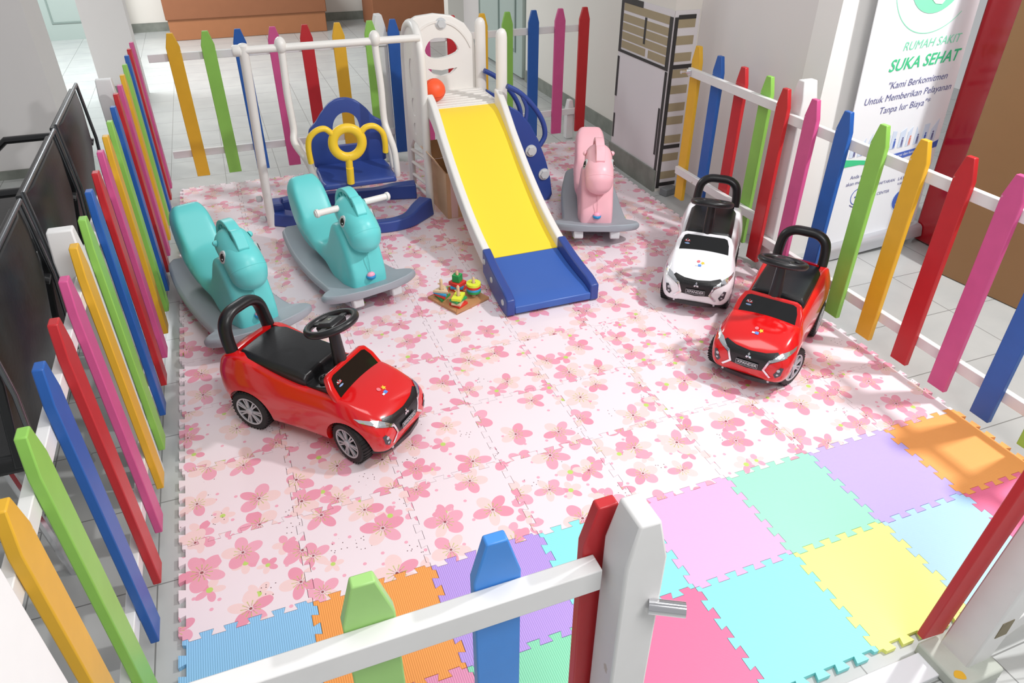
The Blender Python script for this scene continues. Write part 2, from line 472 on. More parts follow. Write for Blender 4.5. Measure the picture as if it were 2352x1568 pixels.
# doors
d = struct('door_1', MB().box((-1.05, 7.9, 1.0), (1.1, 0.06, 2.0)), DOORP)
pn = MB(); pn.prism([(-1.2, 0.16), (-0.82, 0.16), (-0.82, 0.9), (-1.2, 0.9)], 7.862, 7.872, 'xz', hole=[(-1.185, 0.175), (-0.835, 0.175), (-0.835, 0.885), (-1.185, 0.885)])
obj('panel_moulding', pn, mat('door_moulding', (132, 148, 142), 0.5), d)
d = struct('door_2', MB().box((2.73, 5.17, 1.02), (0.07, 1.06, 2.0)), DOORP)
pn = MB().prism([(4.78, 0.2), (5.2, 0.2), (5.2, 1.0), (4.78, 1.0)], 2.685, 2.695, 'yz', hole=[(4.80, 0.22), (5.18, 0.22), (5.18, 0.98), (4.80, 0.98)])
obj('panel_moulding', pn, mat('door_moulding', (132, 148, 142), 0.5), d)
obj('vent_window', MB().box((2.692, 4.78, 0.86), (0.012, 0.2, 0.42)), mat('dark_glass', (52, 48, 44), 0.15), d)
wallbox('wall_passage', 2.95, 3.3, 6.2, 8.05, 2.6, WALLG)
struct('trim_1', MB().box((2.62, 6.3, 1.3), (0.16, 0.14, 2.6)), WALL)
struct('trim_2', MB().box((2.77, 5.76, 1.3), (0.1, 0.12, 2.6)), mat('door_frame_paint', (120, 134, 128), 0.5))
# white sill across the entrance
struct('trim_3', MB().box((1.2, -0.665, 0.006), (0.94, 0.06, 0.012)), mat('sill_white', (230, 230, 234), 0.3), bevel=0.002)

# ------------------------------------------------------------------ play mat
T = 0.3
def edge_curve(n=5, d=0.0085):
    """offsets (t, off) along one tile edge of length T, dovetail tabs"""
    m0 = 0.012; p = (T - 2 * m0) / n; u = 0.003
    # make every return slope dovetailed as well
    q = []
    for i in range(n):
        a = m0 + i * p
        q += [(a + (u if i == 0 else -u), -d), (a + p * 0.5 + u, -d), (a + p * 0.5 - u, d), (a + p + (u if i < n - 1 else -u), d)]
    return [(m0, 0.0)] + q + [(T - m0, 0.0)]
def tile_mesh():
    E = edge_curve(); h = T / 2; P = []
    # bottom (y=0) left->right, right (x=T) upward, top reversed, left reversed
    P += [(0, 0)] + [(t, o_) for t, o_ in E]
    P += [(T, 0)] + [(T + o_, t) for t, o_ in E]
    P += [(T, T)] + [(t, T + o_) for t, o_ in reversed(E)]
    P += [(0, T)] + [(o_, t) for t, o_ in reversed(E)]
    P = [((x - h) * 0.9960, (y - h) * 0.9960) for x, y in P]
    mb = MB(); n = len(P)
    vs = [(x, y, 0.0) for x, y in P] + [(x, y, 0.012) for x, y in P]
    bm = mb.bm; v = [bm.verts.new(p) for p in vs]
    top = bm.faces.new(v[n:]); bm.faces.new(v[:n][::-1])
    for i in range(n): bm.faces.new((v[i], v[(i + 1) % n], v[n + (i + 1) % n], v[n + i]))
    bm.normal_update()
    bmesh.ops.triangulate(bm, faces=[f for f in bm.faces if len(f.verts) > 4], ngon_method='EAR_CLIP')
    return mb
tile0 = obj('mat_tile', tile_mesh(), FLORAL, smooth=False)
ORD = ['leftmost', 'second from left', 'third from left', 'fourth from left', 'fourth from right', 'third from right', 'second from right', 'rightmost']
ROWS = ['first', 'second', 'third', 'fourth', 'fifth', 'sixth', 'seventh', 'eighth', 'ninth', 'last']
colour_rows = {-1: ['sky', 'orange', 'purple', 'cyan', 'pink', 'mint', 'lilac', 'tangerine'], -2: ['lemon', 'rosy', 'leaf', 'coral', 'cyan', 'lemon', 'ice', 'coral']}
WORD = dict(sky='sky blue', orange='orange', purple='purple', cyan='pale turquoise', pink='baby pink', mint='mint green', lilac='lilac', tangerine='orange',
            lemon='lemon yellow', rosy='dusky pink', leaf='mint green', coral='coral pink', ice='ice blue')
first = True
for j in range(-2, 10):
    for i in range(8):
        o = tile0 if first else tile0.copy()
        if not first: COL.objects.link(o)
        first = False
        o.location = ((i + 0.5) * T, (j + 0.5) * T, 0)
        if j >= 0:
            setmat(o, FLORAL)
            tag(o, 'pink blossom foam tile, %s in %s row behind coloured tiles' % (ORD[i], 'the ' + ROWS[j]), 'play mat', 'pink blossom mat tiles')
        else:
            c = colour_rows[j][i]; setmat(o, FOAM[c])
            tag(o, 'plain %s foam tile, %s in the %s row of coloured tiles' % (WORD[c], ORD[i], 'front' if j == -2 else 'rear'), 'play mat', 'plain coloured mat tiles')

# ------------------------------------------------------------------ fences
def picket_mb(w=0.067, t=0.019, z0=0.055, z1=0.797, var=0.0):
    s_ = z1 - 0.068; h = w / 2
    P = [(-h, z0), (h, z0), (h, s_), (h * 0.44, z1), (-h * 0.44, z1), (-h, s_)]
    return MB().prism(P, -t / 2, t / 2, 'xz')
def fence(name, label, p0, ang, items, rails, rail_span, rail_side, posts=(), cat='fence', rail_t=0.022, rail_h=0.038):
    """local x runs along the fence, local y is outward; items = [(x, colour, dz)]"""
    r = thing(name, label, cat, (p0[0], p0[1], 0), ang)
    for x, c, dz in items:
        o = obj('picket', picket_mb(z0=0.055 + dz * 0.3, z1=0.797 + dz), PAINT[c], r, bevel=0.0025)
        o.location = (x, 0, 0); o['label'] = c + ' pointed picket'
        o.rotation_euler = (0, rnd.uniform(-0.006, 0.006), 0)
    off = rail_side * (0.0095 + rail_t / 2 + 0.0005)
    for z in rails:
        a, b = rail_span
        obj('rail', MB().box(((a + b) / 2, off, z), (b - a, rail_t, rail_h)), WHITEP, r, bevel=0.002)
    for px, py, s_, z1 in posts:
        h = s_ / 2; mb = MB()
        mb.box((px, py, (z1 - 0.05) / 2), (s_, s_, z1 - 0.05))
        ps = obj('post', MB().loft([[(px - h * k, py - h * k2, z), (px + h * k, py - h * k2, z), (px + h * k, py + h * k2, z), (px - h * k, py + h * k2, z)]
                 for z, k, k2 in ((0, 1, 1), (z1 - 0.07, 1, 1), (z1, 0.5, 0.9))]), WHITEP, r, bevel=0.004)
        mb.bm.free(); lab(ps, 'white post')
    return r
SEQ = ['yellow', 'green', 'blue', 'red', 'pink']
# left fence runs away from the camera along +y
itm = [(k * 0.172, SEQ[k % 5], rnd.uniform(-0.006, 0.006)) for k in range(20)]
fence('picket_fence', 'long picket fence of twenty coloured pickets along the left edge of the mat', (-0.046, -0.33), PI / 2, itm,
      (0.155, 0.675), (-0.09, 3.36), 1, posts=[(0.945, 0.036, 0.062, 0.805), (2.5, 0.064, 0.066, 0.80)])
# back fence
xs = [(0.13, 'yellow'), (0.30, 'green'), (0.455, 'blue'), (0.632, 'pink'), (0.803, 'red'), (0.972, 'yellow'), (1.15, 'green'), (1.275, 'blue'), (1.45, 'pink'), (1.625, 'red'), (1.80, 'yellow'), (1.965, 'green'), (2.13, 'blue'), (2.30, 'pink'), (2.468, 'red')]
fence('picket_fence', 'picket fence along the far edge of the mat behind the swing and slide', (0, 3.045), 0, [(x, c, 0.012) for x, c in xs],
      (0.185, 0.69), (0.0, 2.50), 1, posts=[(1.21, 0.06, 0.07, 0.83), (2.42, 0.06, 0.05, 0.25)])
# right fence, local x away from the camera, outward = -local y
itm = [(0.60 + y, c, 0.0) for y, c in ((-0.26, 'green'), (-0.092, 'blue'), (0.076, 'pink'), (0.24, 'red'), (0.412, 'yellow'), (0.58, 'green'), (0.752, 'blue'), (0.918, 'pink'), (1.085, 'red'))]
fence('picket_fence', 'picket fence along the right edge of the mat behind the red toy car', (2.39, -0.60), PI / 2, itm,
      (0.155, 0.685), (0.0, 1.70), -1, posts=[(1.66, -0.07, 0.07, 0.83)])
g = fence('picket_gate', 'picket gate of four pickets with inner rails between pillar and right fence', (2.455, 1.22), PI / 2,
          [(0.05, 'green', 0.0), (0.225, 'red', 0.0), (0.40, 'blue', 0.01), (0.575, 'yellow', 0.02)], (0.215, 0.70), (-0.06, 0.60), 1, cat='gate')
hg = MB().lathe([(0.008, -0.03), (0.008, 0.03)], (0.60, 0.04, 0.70), axis='y').box((0.585, 0.035, 0.70), (0.035, 0.006, 0.022))
lab(obj('hinge', hg, CHROME, g), 'silver hinge')
# front gate side, camera side rails
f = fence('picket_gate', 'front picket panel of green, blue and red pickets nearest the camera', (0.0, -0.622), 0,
          [(0.388, 'front-lit green', 0), (0.558, 'front-lit blue', 0.004), (0.722, 'red', 0.01)],
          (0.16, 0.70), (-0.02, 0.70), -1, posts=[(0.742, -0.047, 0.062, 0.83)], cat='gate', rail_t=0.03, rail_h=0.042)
bt = MB().lathe([(0.006, 0), (0.011, 0), (0.011, 0.05), (0.008, 0.05), (0.008, 0.004)], (0, 0, 0), axis='x')
b_ = obj('latch_tube', bt, CHROME, f); b_.location = (0.752, -0.082, 0.672); b_.rotation_euler = (0, 0.0, -0.5); lab(b_, 'chrome latch tube')
# corner post beside the camera
cp = obj('corner_post', MB().loft([[(-0.075 * k, -0.06 * k, z), (0.075 * k, -0.06 * k, z), (0.075 * k, 0.06 * k, z), (-0.075 * k, 0.06 * k, z)] for z, k in ((0, 1), (1.20, 1), (1.25, 0.55))]), WHITEP, bevel=0.005)
cp.location = (0.015, -0.735, 0); tag(cp, 'big white square post in the near left corner of the pen', 'post')
# right of the entrance
f = thing('entrance_post', 'leaning red picket fixed to a white post at the right of the entrance', 'post', (1.6, -0.625, 0), 0)
TI = 0.155
o = obj('picket', picket_mb(), RED, f, bevel=0.0025); o.rotation_euler = (0, TI, 0); lab(o, 'dark red pointed picket')
o = obj('post', MB().loft([[(-0.036 * k, -0.036, z), (0.036 * k, -0.036, z), (0.036 * k, 0.036, z), (-0.036 * k, 0.036, z)] for z, k in ((0.02, 1), (0.76, 1), (0.83, 0.5))]), WHITEP, f, bevel=0.004)
o.location = (0.062, -0.052, 0); o.rotation_euler = (0, TI, 0); lab(o, 'white post')
lab(obj('foot_block', MB().box((0.045, -0.06, 0.018), (0.13, 0.12, 0.036)), mat('old_mortar', (186, 190, 180), 0.8, noise=0.12, nscale=25, bump=0.5), f, bevel=0.006), 'mortar block at the post foot')
lab(obj('paint_spot', MB().prism(closed_spline([(-0.012, 0), (0, 0.012), (0.014, 0.004), (0.008, -0.012)], 3), 0.0362, 0.0368), YELLOW, f, loc=(0.0, -0.095, 0)), 'yellow paint spot')
lab(obj('hinge_plate', MB().box((0.0, -0.0365, 0.15), (0.034, 0.002, 0.05)), mat('rusty_plate', (128, 118, 92), 0.6, noise=0.3, nscale=60), f, loc=(0.086, -0.052, 0)), 'rusty hinge plate')
obj('bottom_rail', MB().box((0.36, -0.04, 0.075), (0.52, 0.022, 0.04)), WHITEP, f, bevel=0.002)
obj('brace_board', MB().box((0.30, -0.068, 0.20), (0.55, 0.018, 0.045), Matrix.Rotation(-0.55, 3, 'Y')), WHITEP, f, bevel=0.002)
lab(obj('wire', MB().tube([(0.16, -0.10, 0.12), (0.24, -0.14, 0.05), (0.30, -0.15, 0.16), (0.42, -0.15, 0.10)], 0.0012, 6), mat('dark_wire', (90, 84, 76), 0.5), f), 'thin dark wire')
gb = obj('grey_block', MB().box((0, 0, 0.02), (0.09, 0.05, 0.04)), mat('block_grey', (120, 124, 126), 0.7, noise=0.15, nscale=20), bevel=0.004)
gb.location = (2.52, 2.0, 0.0); gb.rotation_euler.z = 0.3; tag(gb, 'small grey block lying at the foot of the taped pillar', 'block')

# pillar paper with tape
pl = thing('taped_paper', 'white and brown paper stuck with black tape around the pillar', 'poster', (2.47, 2.06, 0))
BRP = mat('brown_paper', (166, 152, 122), 0.7, noise=0.05, nscale=20); BLT = mat('black_tape', (50, 48, 48), 0.5); WHP = mat('white_paper', (222, 218, 220), 0.6)
mb = MB().prism([(0.0, 0.12), (0.53, 0.12), (0.53, 0.93), (0.0, 0.93)], -0.004, -0.001, 'yz')
mb.prism([(0.0, 0.02), (0.14, 0.02), (0.14, 0.93), (0.0, 0.93)], -0.004, -0.001, 'xz')
obj('backing_paper', mb, WHP, pl)
mb = MB()
z = 0.67
def strip(pts, plane):
    obj('brown_strip', MB().prism(pts, -0.0055, -0.004, plane), BRP, pl)
for k in range(5):
    h = 0.038
    a, b2 = (0.03, 0.50) if k % 2 else (0.03, 0.50)
    if k == 0:
        strip([(0.03, z), (0.21, z), (0.21, z + h), (0.03, z + h)], 'yz'); strip([(0.24, z), (0.50, z), (0.50, z + h), (0.24, z + h)], 'yz')
    else: strip([(a, z), (b2, z), (b2, z + h), (a, z + h)], 'yz')
    z += h + 0.008 + (0.008 if k == 3 else 0)
for k, z in enumerate((0.07, 0.17, 0.27, 0.37, 0.44, 0.53, 0.61, 0.69, 0.77, 0.85)):
    strip([(0.02, z), (0.12, z), (0.12, z + 0.042), (0.02, z + 0.042)], 'xz')
for y0, y1, z0, z1 in ((0.0, 0.53, 0.645, 0.66), (0.30, 0.53, 0.90, 0.93), (0.25, 0.268, 0.73, 0.86), (0.505, 0.53, 0.66, 0.90), (0.51, 0.53, 0.40, 0.62), (0.51, 0.525, 0.16, 0.30), (0.0, 0.03, 0.66, 0.90), (0.0, 0.022, 0.06, 0.64), (0.03, 0.045, 0.2, 0.45)):
    obj('tape_strip', MB().prism([(y0, z0), (y1, z0), (y1, z1), (y0, z1)], -0.007, -0.0056, 'yz'), BLT, pl)
for x0, x1, z0, z1 in ((0.0, 0.02, 0.02, 0.9), (0.02, 0.12, 0.24, 0.26), (0.02, 0.14, 0.655, 0.675), (0.02, 0.12, 0.89, 0.91), (0.02, 0.12, 0.03, 0.05)):
    obj('tape_strip', MB().prism([(x0, z0), (x1, z0), (x1, z1), (x0, z1)], -0.007, -0.0056, 'xz'), BLT, pl)

# ------------------------------------------------------------------ background things
def carton(name, label, x0, x1, y0, y1, h, lidh):
    r = thing(name, label, 'box', (x0, y0, 0))
    w, dd = x1 - x0, y1 - y0
    obj('carton_body', MB().box((w / 2, dd / 2, h / 2), (w, dd, h)), CARD, r, bevel=0.006)
    obj('carton_lid', MB().box((w / 2, dd / 2, h + lidh / 2 - 0.01), (w + 0.03, dd + 0.03, lidh)), mat('carton_lid_board', (146, 92, 60), 0.6, noise=0.08, nscale=10), r, bevel=0.006)
    return r
carton('carton_box', 'long low brown carton against the back wall, left of the other', -0.09, 1.50, 7.42, 7.95, 0.21, 0.34)
r = carton('carton_box', 'big brown carton at the back right, beside the doorway', 1.98, 2.80, 7.15, 7.72, 0.03, 0.62)

# waiting chairs, black backs seen from behind
def waiting_chair(label, y, first_one=None):
    r = thing('waiting_chair', label, 'chair', (-0.20, y, 0), 0, 'black waiting chairs')
    secs = []
    for z, xo in ((0.40, -0.035), (0.50, -0.02), (0.62, 0.0), (0.74, 0.004), (0.80, 0.0)):
        secs.append([(xo - 0.02, -0.27, z), (xo, -0.27, z), (xo + 0.012, -0.2, z), (xo + 0.012, 0.2, z), (xo, 0.27, z), (xo - 0.02, 0.27, z)])
    obj('backrest', MB().loft(secs), mat('black_vinyl', (30, 31, 33), 0.3, bump=0.2, nscale=60), r, bevel=0.004)
    obj('seat', MB().box((-0.25, 0, 0.40), (0.44, 0.52, 0.05)), mat('black_vinyl', (30, 31, 33), 0.3), r, bevel=0.015)
    fr = MB().tube([(0.0, -0.285, 0.36), (0.016, -0.285, 0.60), (0.006, -0.285, 0.81), (0.006, 0.285, 0.81), (0.016, 0.285, 0.60), (0.0, 0.285, 0.36)], 0.0065, 10)
    lab(obj('frame', fr, mat('dark_steel', (120, 122, 126), 0.25, metal=0.9), r), 'steel tube frame')
    obj('armrest', MB().tube([(0.0, 0.30, 0.58), (-0.12, 0.30, 0.62), (-0.30, 0.30, 0.62), (-0.38, 0.30, 0.56)], 0.02, 10, flat=(1, 0.7)), BLACK, r)
    for sy in (-1, 1):
        for xa, xb in ((-0.1, -0.06), (-0.4, -0.44)): obj('leg', MB().tube([(xa, 0.2 * sy, 0.38), (xb, 0.22 * sy, 0.0)], 0.012, 8), CHROME, r)
    return r
waiting_chair('black waiting chair outside the left fence, farthest of three', 1.78)
c2 = waiting_chair('black waiting chair outside the left fence, middle of three', 1.16)
c3 = waiting_chair('black waiting chair outside the left fence, nearest the camera', 0.54)

# ------------------------------------------------------------------ banner, red column, brown board
bn = thing('roll_up_banner', 'white roll-up banner with green emblem and Indonesian text, right of white column', 'banner', (2.78, 1.075, 0), 0)
BW, BH = 0.545, 1.62
M0 = Matrix(((1, 0, 0, 0), (0, 0, -1, -0.0035), (0, 1, 0, 0), (0, 0, 0, 1)))    # text x->x, y->z
def at(x, z): return M0 @ Matrix.Translation((x, z, 0))
mb = MB()
mb.m(0).box((BW / 2, 0, BH / 2 + 0.05), (BW, 0.004, BH))
mb.m(2).text('RUMAH SAKIT', 0.048, at(0.34, 0.905), shear=0.2)
mb.m(1).text('SUKA SEHAT', 0.066, at(0.325, 0.835), shear=0.2, bold=0.001)
mb.m(3).text('"Kami Berkomitmen', 0.040, at(0.32, 0.755), shear=0.15).text('Untuk Memberikan Pelayanan', 0.040, at(0.285, 0.705), shear=0.15).text('Tanpa Iur Biaya"*', 0.040, at(0.28, 0.655), shear=0.15)
def flatpoly(pts, dy): mb.prism(pts, dy - 0.0006, dy, 'xz')
mb.m(2); flatpoly(circ(0.30, 1.17, 0.15, 40), -0.0028)
mb.m(1); flatpoly([(0.19, 1.27), (0.21, 1.18), (0.29, 1.10), (0.40, 1.12), (0.43, 1.2), (0.36, 1.17), (0.29, 1.16), (0.25, 1.22)], -0.0036)
mb.m(0)
flatpoly([(0.28, 1.115), (0.265, 1.10), (0.275, 1.09), (0.262, 1.08), (0.28, 1.07), (0.30, 1.055), (0.335, 1.05), (0.35, 1.065), (0.352, 1.10), (0.335, 1.12), (0.325, 1.105), (0.315, 1.125), (0.30, 1.105), (0.29, 1.12)], -0.0042)
flatpoly([(0.29, 1.16), (0.32, 1.13), (0.36, 1.145), (0.37, 1.18), (0.33, 1.18), (0.30, 1.19)], -0.0042)
# thin mint ring
ring_o, ring_i = circ(0.30, 1.17, 0.225, 40, PI * 1.0, PI * 1.75, end=True), circ(0.30, 1.17, 0.222, 40, PI * 1.0, PI * 1.75, end=True)
mb.m(2)
for k in range(39): mb.raw([(ring_o[k][0], -0.003, ring_o[k][1]), (ring_o[k + 1][0], -0.003, ring_o[k + 1][1]), (ring_i[k + 1][0], -0.003, ring_i[k + 1][1]), (ring_i[k][0], -0.003, ring_i[k][1])], [(0, 1, 2, 3)])
# skyline, small figures
mb.m(4)
rr = random.Random(3)
for k in range(11):
    x = 0.03 + k * 0.045; w = rr.uniform(0.02, 0.04); flatpoly([(x, 0.47), (x + w, 0.47), (x + w, 0.50 + rr.uniform(0.0, 0.075)), (x, 0.50 + rr.uniform(0.0, 0.06))], -0.0028)
for k in range(11):
    x = 0.05 + k * 0.044; mb.m((3, 5, 3, 6)[k % 4])
    flatpoly([(x, 0.472), (x + 0.003, 0.472), (x + 0.005, 0.488), (x + 0.008, 0.472), (x + 0.011, 0.472), (x + 0.010, 0.506), (x, 0.506)], -0.0036); flatpoly(circ(x + 0.005, 0.512, 0.0045, 8), -0.0036)
mb.m(5); flatpoly([(0.16, 0.438), (0.50, 0.455), (BW - 0.002, 0.468), (BW - 0.002, 0.435), (0.3, 0.412), (0.16, 0.405)], -0.0032)
mb.m(1); flatpoly([(0.002, 0.468), (0.10, 0.45), (0.16, 0.438), (0.16, 0.418), (0.10, 0.43), (0.002, 0.432)], -0.0030)
mb.m(0).text('"Syarat dan ketentuan berlaku', 0.018, M0 @ Matrix.Translation((0.40, 0.437, 0.001)) @ Matrix.Rotation(0.05, 4, 'Z'))
mb.m(3).text('Anda dimana saja', 0.024, at(0.15, 0.375)).text('akan melalui', 0.024, at(0.11, 0.345))
mb.text('PENDAFTARAN', 0.020, at(0.27, 0.315)).text('CALL CENTER', 0.020, at(0.26, 0.265)).text('LAYANAN', 0.022, at(0.41, 0.315)).text('KAMI SIAP', 0.016, at(0.40, 0.29))
for R1, R2, a0, a1, mi_ in ((0.040, 0.036, 0.6, 5.4, 5), (0.052, 0.046, 0.1, 1.6, 3), (0.052, 0.047, 3.9, 4.7, 3)):
    o1, i1 = circ(0.135, 0.275, R1, 24, a0, a1, end=True), circ(0.135, 0.275, R2, 24, a0, a1, end=True); mb.m(mi_)
    for k in range(23): mb.raw([(o1[k][0], -0.003, o1[k][1]), (o1[k + 1][0], -0.003, o1[k + 1][1]), (i1[k + 1][0], -0.003, i1[k + 1][1]), (i1[k][0], -0.003, i1[k][1])], [(0, 1, 2, 3)])
mb.m(5)
for k in (-1, 0, 1): flatpoly(circ(0.135 + k * 0.014, 0.275, 0.004, 8), -0.003)
mb.m(4); flatpoly(circ(0.41, 0.205, 0.054, 32), -0.0028)
mb.m(5); flatpoly(circ(0.41, 0.205, 0.050, 32), -0.0034)
mb.m(0).text('24', 0.026, at(0.41, 0.236) @ Matrix.Translation((0, 0, 0.001))).text('Jam', 0.036, at(0.41, 0.205) @ Matrix.Translation((0, 0, 0.001)), bold=0.0006).text('layanan', 0.016, at(0.41, 0.176) @ Matrix.Translation((0, 0, 0.001)))
obj('printed_sheet', mb, [PAPER, INKG, INKM, TXT, INKL, INKB, mat('ink_salmon', (226, 140, 120), 0.6)], bn, smooth=False, recalc=False)
lab(obj('roller_base', MB().prism(closed_spline([(-0.045, 0.0), (0.045, 0.0), (0.05, 0.03), (0.035, 0.06), (-0.035, 0.06), (-0.05, 0.03)], 3), -0.01, BW + 0.01, 'yz'), mat('alloy', (196, 198, 202), 0.35, metal=0.4), bn), 'grey metal roller base')
obj('support_pole', MB().tube([(BW / 2, 0.03, 0.04), (BW / 2, 0.01, BH + 0.06)], 0.006, 8), mat('alloy', (196, 198, 202), 0.35, metal=0.4), bn)
bn.rotation_euler = (0.0, -0.05, 0.02)

rc = obj('red_column', MB().prism([(-0.03, -0.13), (0.10, -0.16), (0.22, 0.0), (0.12, 0.10), (-0.03, 0.05)], 0, 2.6, 'xy'), mat('red_gloss_paint', (178, 20, 34), 0.2, coat=0.3), bevel=0.01)
rc.rotation_euler = (0, -0.03, 0); rc.location = (3.37, 1.03, 0.004); tag(rc, 'glossy dark red column standing right of the white banner', 'column')
bb = obj('brown_board', MB().box((0, 0, 0.9), (0.03, 2.2, 1.8)), mat('brown_hardboard', (146, 108, 70), 0.6, noise=0.06, nscale=6), bevel=0.002)
bb.location = (3.40, -0.27, 0.003); bb.rotation_euler.z = 0.12; bb.location.x = 3.30
tag(bb, 'tall plain brown board on the floor behind the right fence', 'board')

def boolean(o, cut_mb, op='DIFFERENCE'):
    c = obj('cutter', cut_mb, WPL)
    b = o.modifiers.new('b', 'BOOLEAN'); b.operation = op; b.object = c; b.solver = 'EXACT'
    bake(o); me = c.data; bpy.data.objects.remove(c); bpy.data.meshes.remove(me)
    return o
def resmooth(o, ang=35):
    bm = bmesh.new(); bm.from_mesh(o.data)
    bmesh.ops.recalc_face_normals(bm, faces=bm.faces)
    for f in bm.faces: f.smooth = True
    for e in bm.edges: e.smooth = not (len(e.link_faces) == 2 and e.calc_face_angle(0) > math.radians(ang))
    bm.to_mesh(o.data); bm.free(); return o

# ------------------------------------------------------------------ slide and swing playset (authored in room coordinates, then moved to its base)
PX, PY = 1.22, 2.22
ps = thing('slide_playset', 'white plastic playset with yellow slide, blue end and attached swing', 'slide', (PX, PY, 0.012))
def pp(name, mb, m_, parent=ps, **k):
    mb.move((-PX, -PY, 0)); return obj(name, mb, m_, parent, **k)
# left side panel
mb = MB()
outl = [(2.215, 0.0), (2.245, 0.0), (2.245, 0.26), (2.30, 0.30), (2.47, 0.30), (2.545, 0.24), (2.555, 0.0), (2.585, 0.0), (2.575, 0.45), (2.555, 0.72), (2.50, 0.83), (2.41, 0.872), (2.32, 0.870), (2.25, 0.82), (2.22, 0.70)]
mb.prism(outl, 1.212, 1.232, 'yz')
sp = pp('side_panel', mb, WPL, bevel=0.006)
cut = MB()
for cy, cz, ry, rz in ((2.40, 0.66, 0.045, 0.075), (2.40, 0.50, 0.04, 0.045), (2.40, 0.39, 0.03, 0.03)):
    cut.prism(circ(cy, cz, ry, 20, ry=rz), 1.20, 1.216, 'yz')
boolean(sp, cut); resmooth(sp)
mb = MB()
mb.tube(spline([(1.222, 2.225, 0.0), (1.222, 2.222, 0.25), (1.222, 2.222, 0.5), (1.222, 2.222, 0.74), (1.222, 2.25, 0.83), (1.222, 2.32, 0.878), (1.222, 2.42, 0.878), (1.222, 2.51, 0.83), (1.222, 2.56, 0.72), (1.222, 2.578, 0.45), (1.222, 2.585, 0.0)], 5), 0.02, 12)
for z, dy in ((0.25, 0), (0.18, 0.0), (0.11, 0.0), (0.05, 0)):
    mb.tube([(1.222, 2.24, z + 0.02), (1.222, 2.57, z - 0.03)], 0.009, 8)
mb.torus((1.222, 2.40, 0.66), 0.06, 0.006, Matrix.Rotation(PI / 2, 3, 'Y'), 24, 8)
pp('side_frame', mb, WPL)
# right posts and lower side
mb = MB()
for y0 in (2.215, 2.53):
    mb.tube([(1.618, y0, z_) for z_ in (0.0, 0.6, 0.825, 0.845, 0.858, 0.865)], [0.024, 0.024, 0.024, 0.0215, 0.0155, 0.006], 16, flat=(0.85, 1.2))
    mb.tube([(1.618, y0 + 0.03, 0.50), (1.618, y0 + 0.03, 0.74), (1.618, y0 + 0.02, 0.80)], 0.014, 10, flat=(0.7, 1.2))
mb.prism([(2.22, 0.0), (2.53, 0.0), (2.53, 0.50), (2.22, 0.50)], 1.61, 1.626, 'yz')
pp('side_frame', mb, WPL)
# back panel with face openings
mb = MB()
top = [(1.235, 0.40), (1.605, 0.40), (1.60, 0.70), (1.585, 0.78), (1.54, 0.84), (1.47, 0.88), (1.38, 0.893), (1.29, 0.885), (1.24, 0.86)]
mb.prism(top, 2.545, 2.575, 'xz')
bp_ = pp('back_panel', mb, WPL, bevel=0.008)
cut = MB().prism(closed_spline([(1.325, 0.735), (1.36, 0.785), (1.42, 0.79), (1.475, 0.775), (1.505, 0.725), (1.46, 0.70), (1.40, 0.69), (1.35, 0.70)], 3), 2.5, 2.6, 'xz')
cut.prism([(1.335, 0.645), (1.365, 0.615), (1.41, 0.60), (1.46, 0.61), (1.495, 0.64), (1.45, 0.637), (1.41, 0.632), (1.37, 0.638)], 2.5, 2.6, 'xz')
boolean(bp_, cut); resmooth(bp_)
def hexbolt(mb, c, r, axis='y', d=1):
    h = 0.016 * d
    mb.lathe([(r * 1.15, 0), (r * 1.15, h * 0.35), (r, h * 0.4), (r * 0.9, h), ], c, 6, axis)
    mb.lathe([(r * 1.3, 0), (r * 1.3, h * 0.3)], c, 20, axis)
mb = MB(); hexbolt(mb, (1.415, 2.545, 0.845), 0.022, 'y', -1); lab(pp('bolt', mb, LPL), 'light grey bolt')
mb = MB().prism(circ(1.4, 0.60, 0.20, 30, 0.5, PI - 0.5, ry=0.26, end=True) + [(p[0], p[1]) for p in reversed(circ(1.4, 0.60, 0.19, 30, 0.5, PI - 0.5, ry=0.25, end=True))], 2.540, 2.546, 'xz')
pp('panel_rib', mb, WPL)
# platform
mb = MB().box((1.42, 2.385, 0.505), (0.39, 0.33, 0.03))
for k in range(7): mb.box((1.42, 2.245 + k * 0.042, 0.522), (0.36, 0.016, 0.006))
pp('platform', mb, WPL, bevel=0.002)
# slide
prof = [(2.225, 0.518), (2.16, 0.500), (2.08, 0.455), (1.98, 0.39), (1.86, 0.312), (1.74, 0.242), (1.62, 0.180), (1.50, 0.132), (1.40, 0.100)]
prof2 = [(1.40, 0.100), (1.30, 0.078), (1.20, 0.064), (1.12, 0.056), (1.07, 0.040)]
PR = [Vector((0, a, b)) for a, b in prof]; PR = spline(PR, 4); PR2 = spline([Vector((0, a, b)) for a, b in prof2], 4)
def xc(y): return 1.425 - (2.22 - y) * 0.008
def ribbon(mb, path, xl, xr, dz0, dz1):
    secs = []
    for p in path:
        c = xc(p.y)
        secs.append([(c + xl(p.y), p.y, p.z + dz0(p.y)), (c + xr(p.y), p.y, p.z + dz0(p.y)), (c + xr(p.y), p.y, p.z + dz1(p.y)), (c + xl(p.y), p.y, p.z + dz1(p.y))])
    mb.loft(secs); return mb
K = lambda v: (lambda y: v)
lab(pp('slide_bed', ribbon(MB(), PR, K(-0.157), K(0.157), K(-0.012), K(0.0)), YSL), 'yellow slide bed')
for s_ in (-1, 1):
    mb = MB(); up = lambda y: 0.045 + 0.028 * max(0, (y - 2.0) / 0.22)
    if s_ < 0: ribbon(mb, PR, K(-0.190), K(-0.156), K(-0.035), up)
    else: ribbon(mb, PR, K(0.156), K(0.190), K(-0.035), up)
    lab(pp('slide_rail', mb, WPL, bevel=0.008, seg=3), 'white slide rail')
fl = lambda y: 0.157 + 0.01 * (1.40 - y) / 0.33
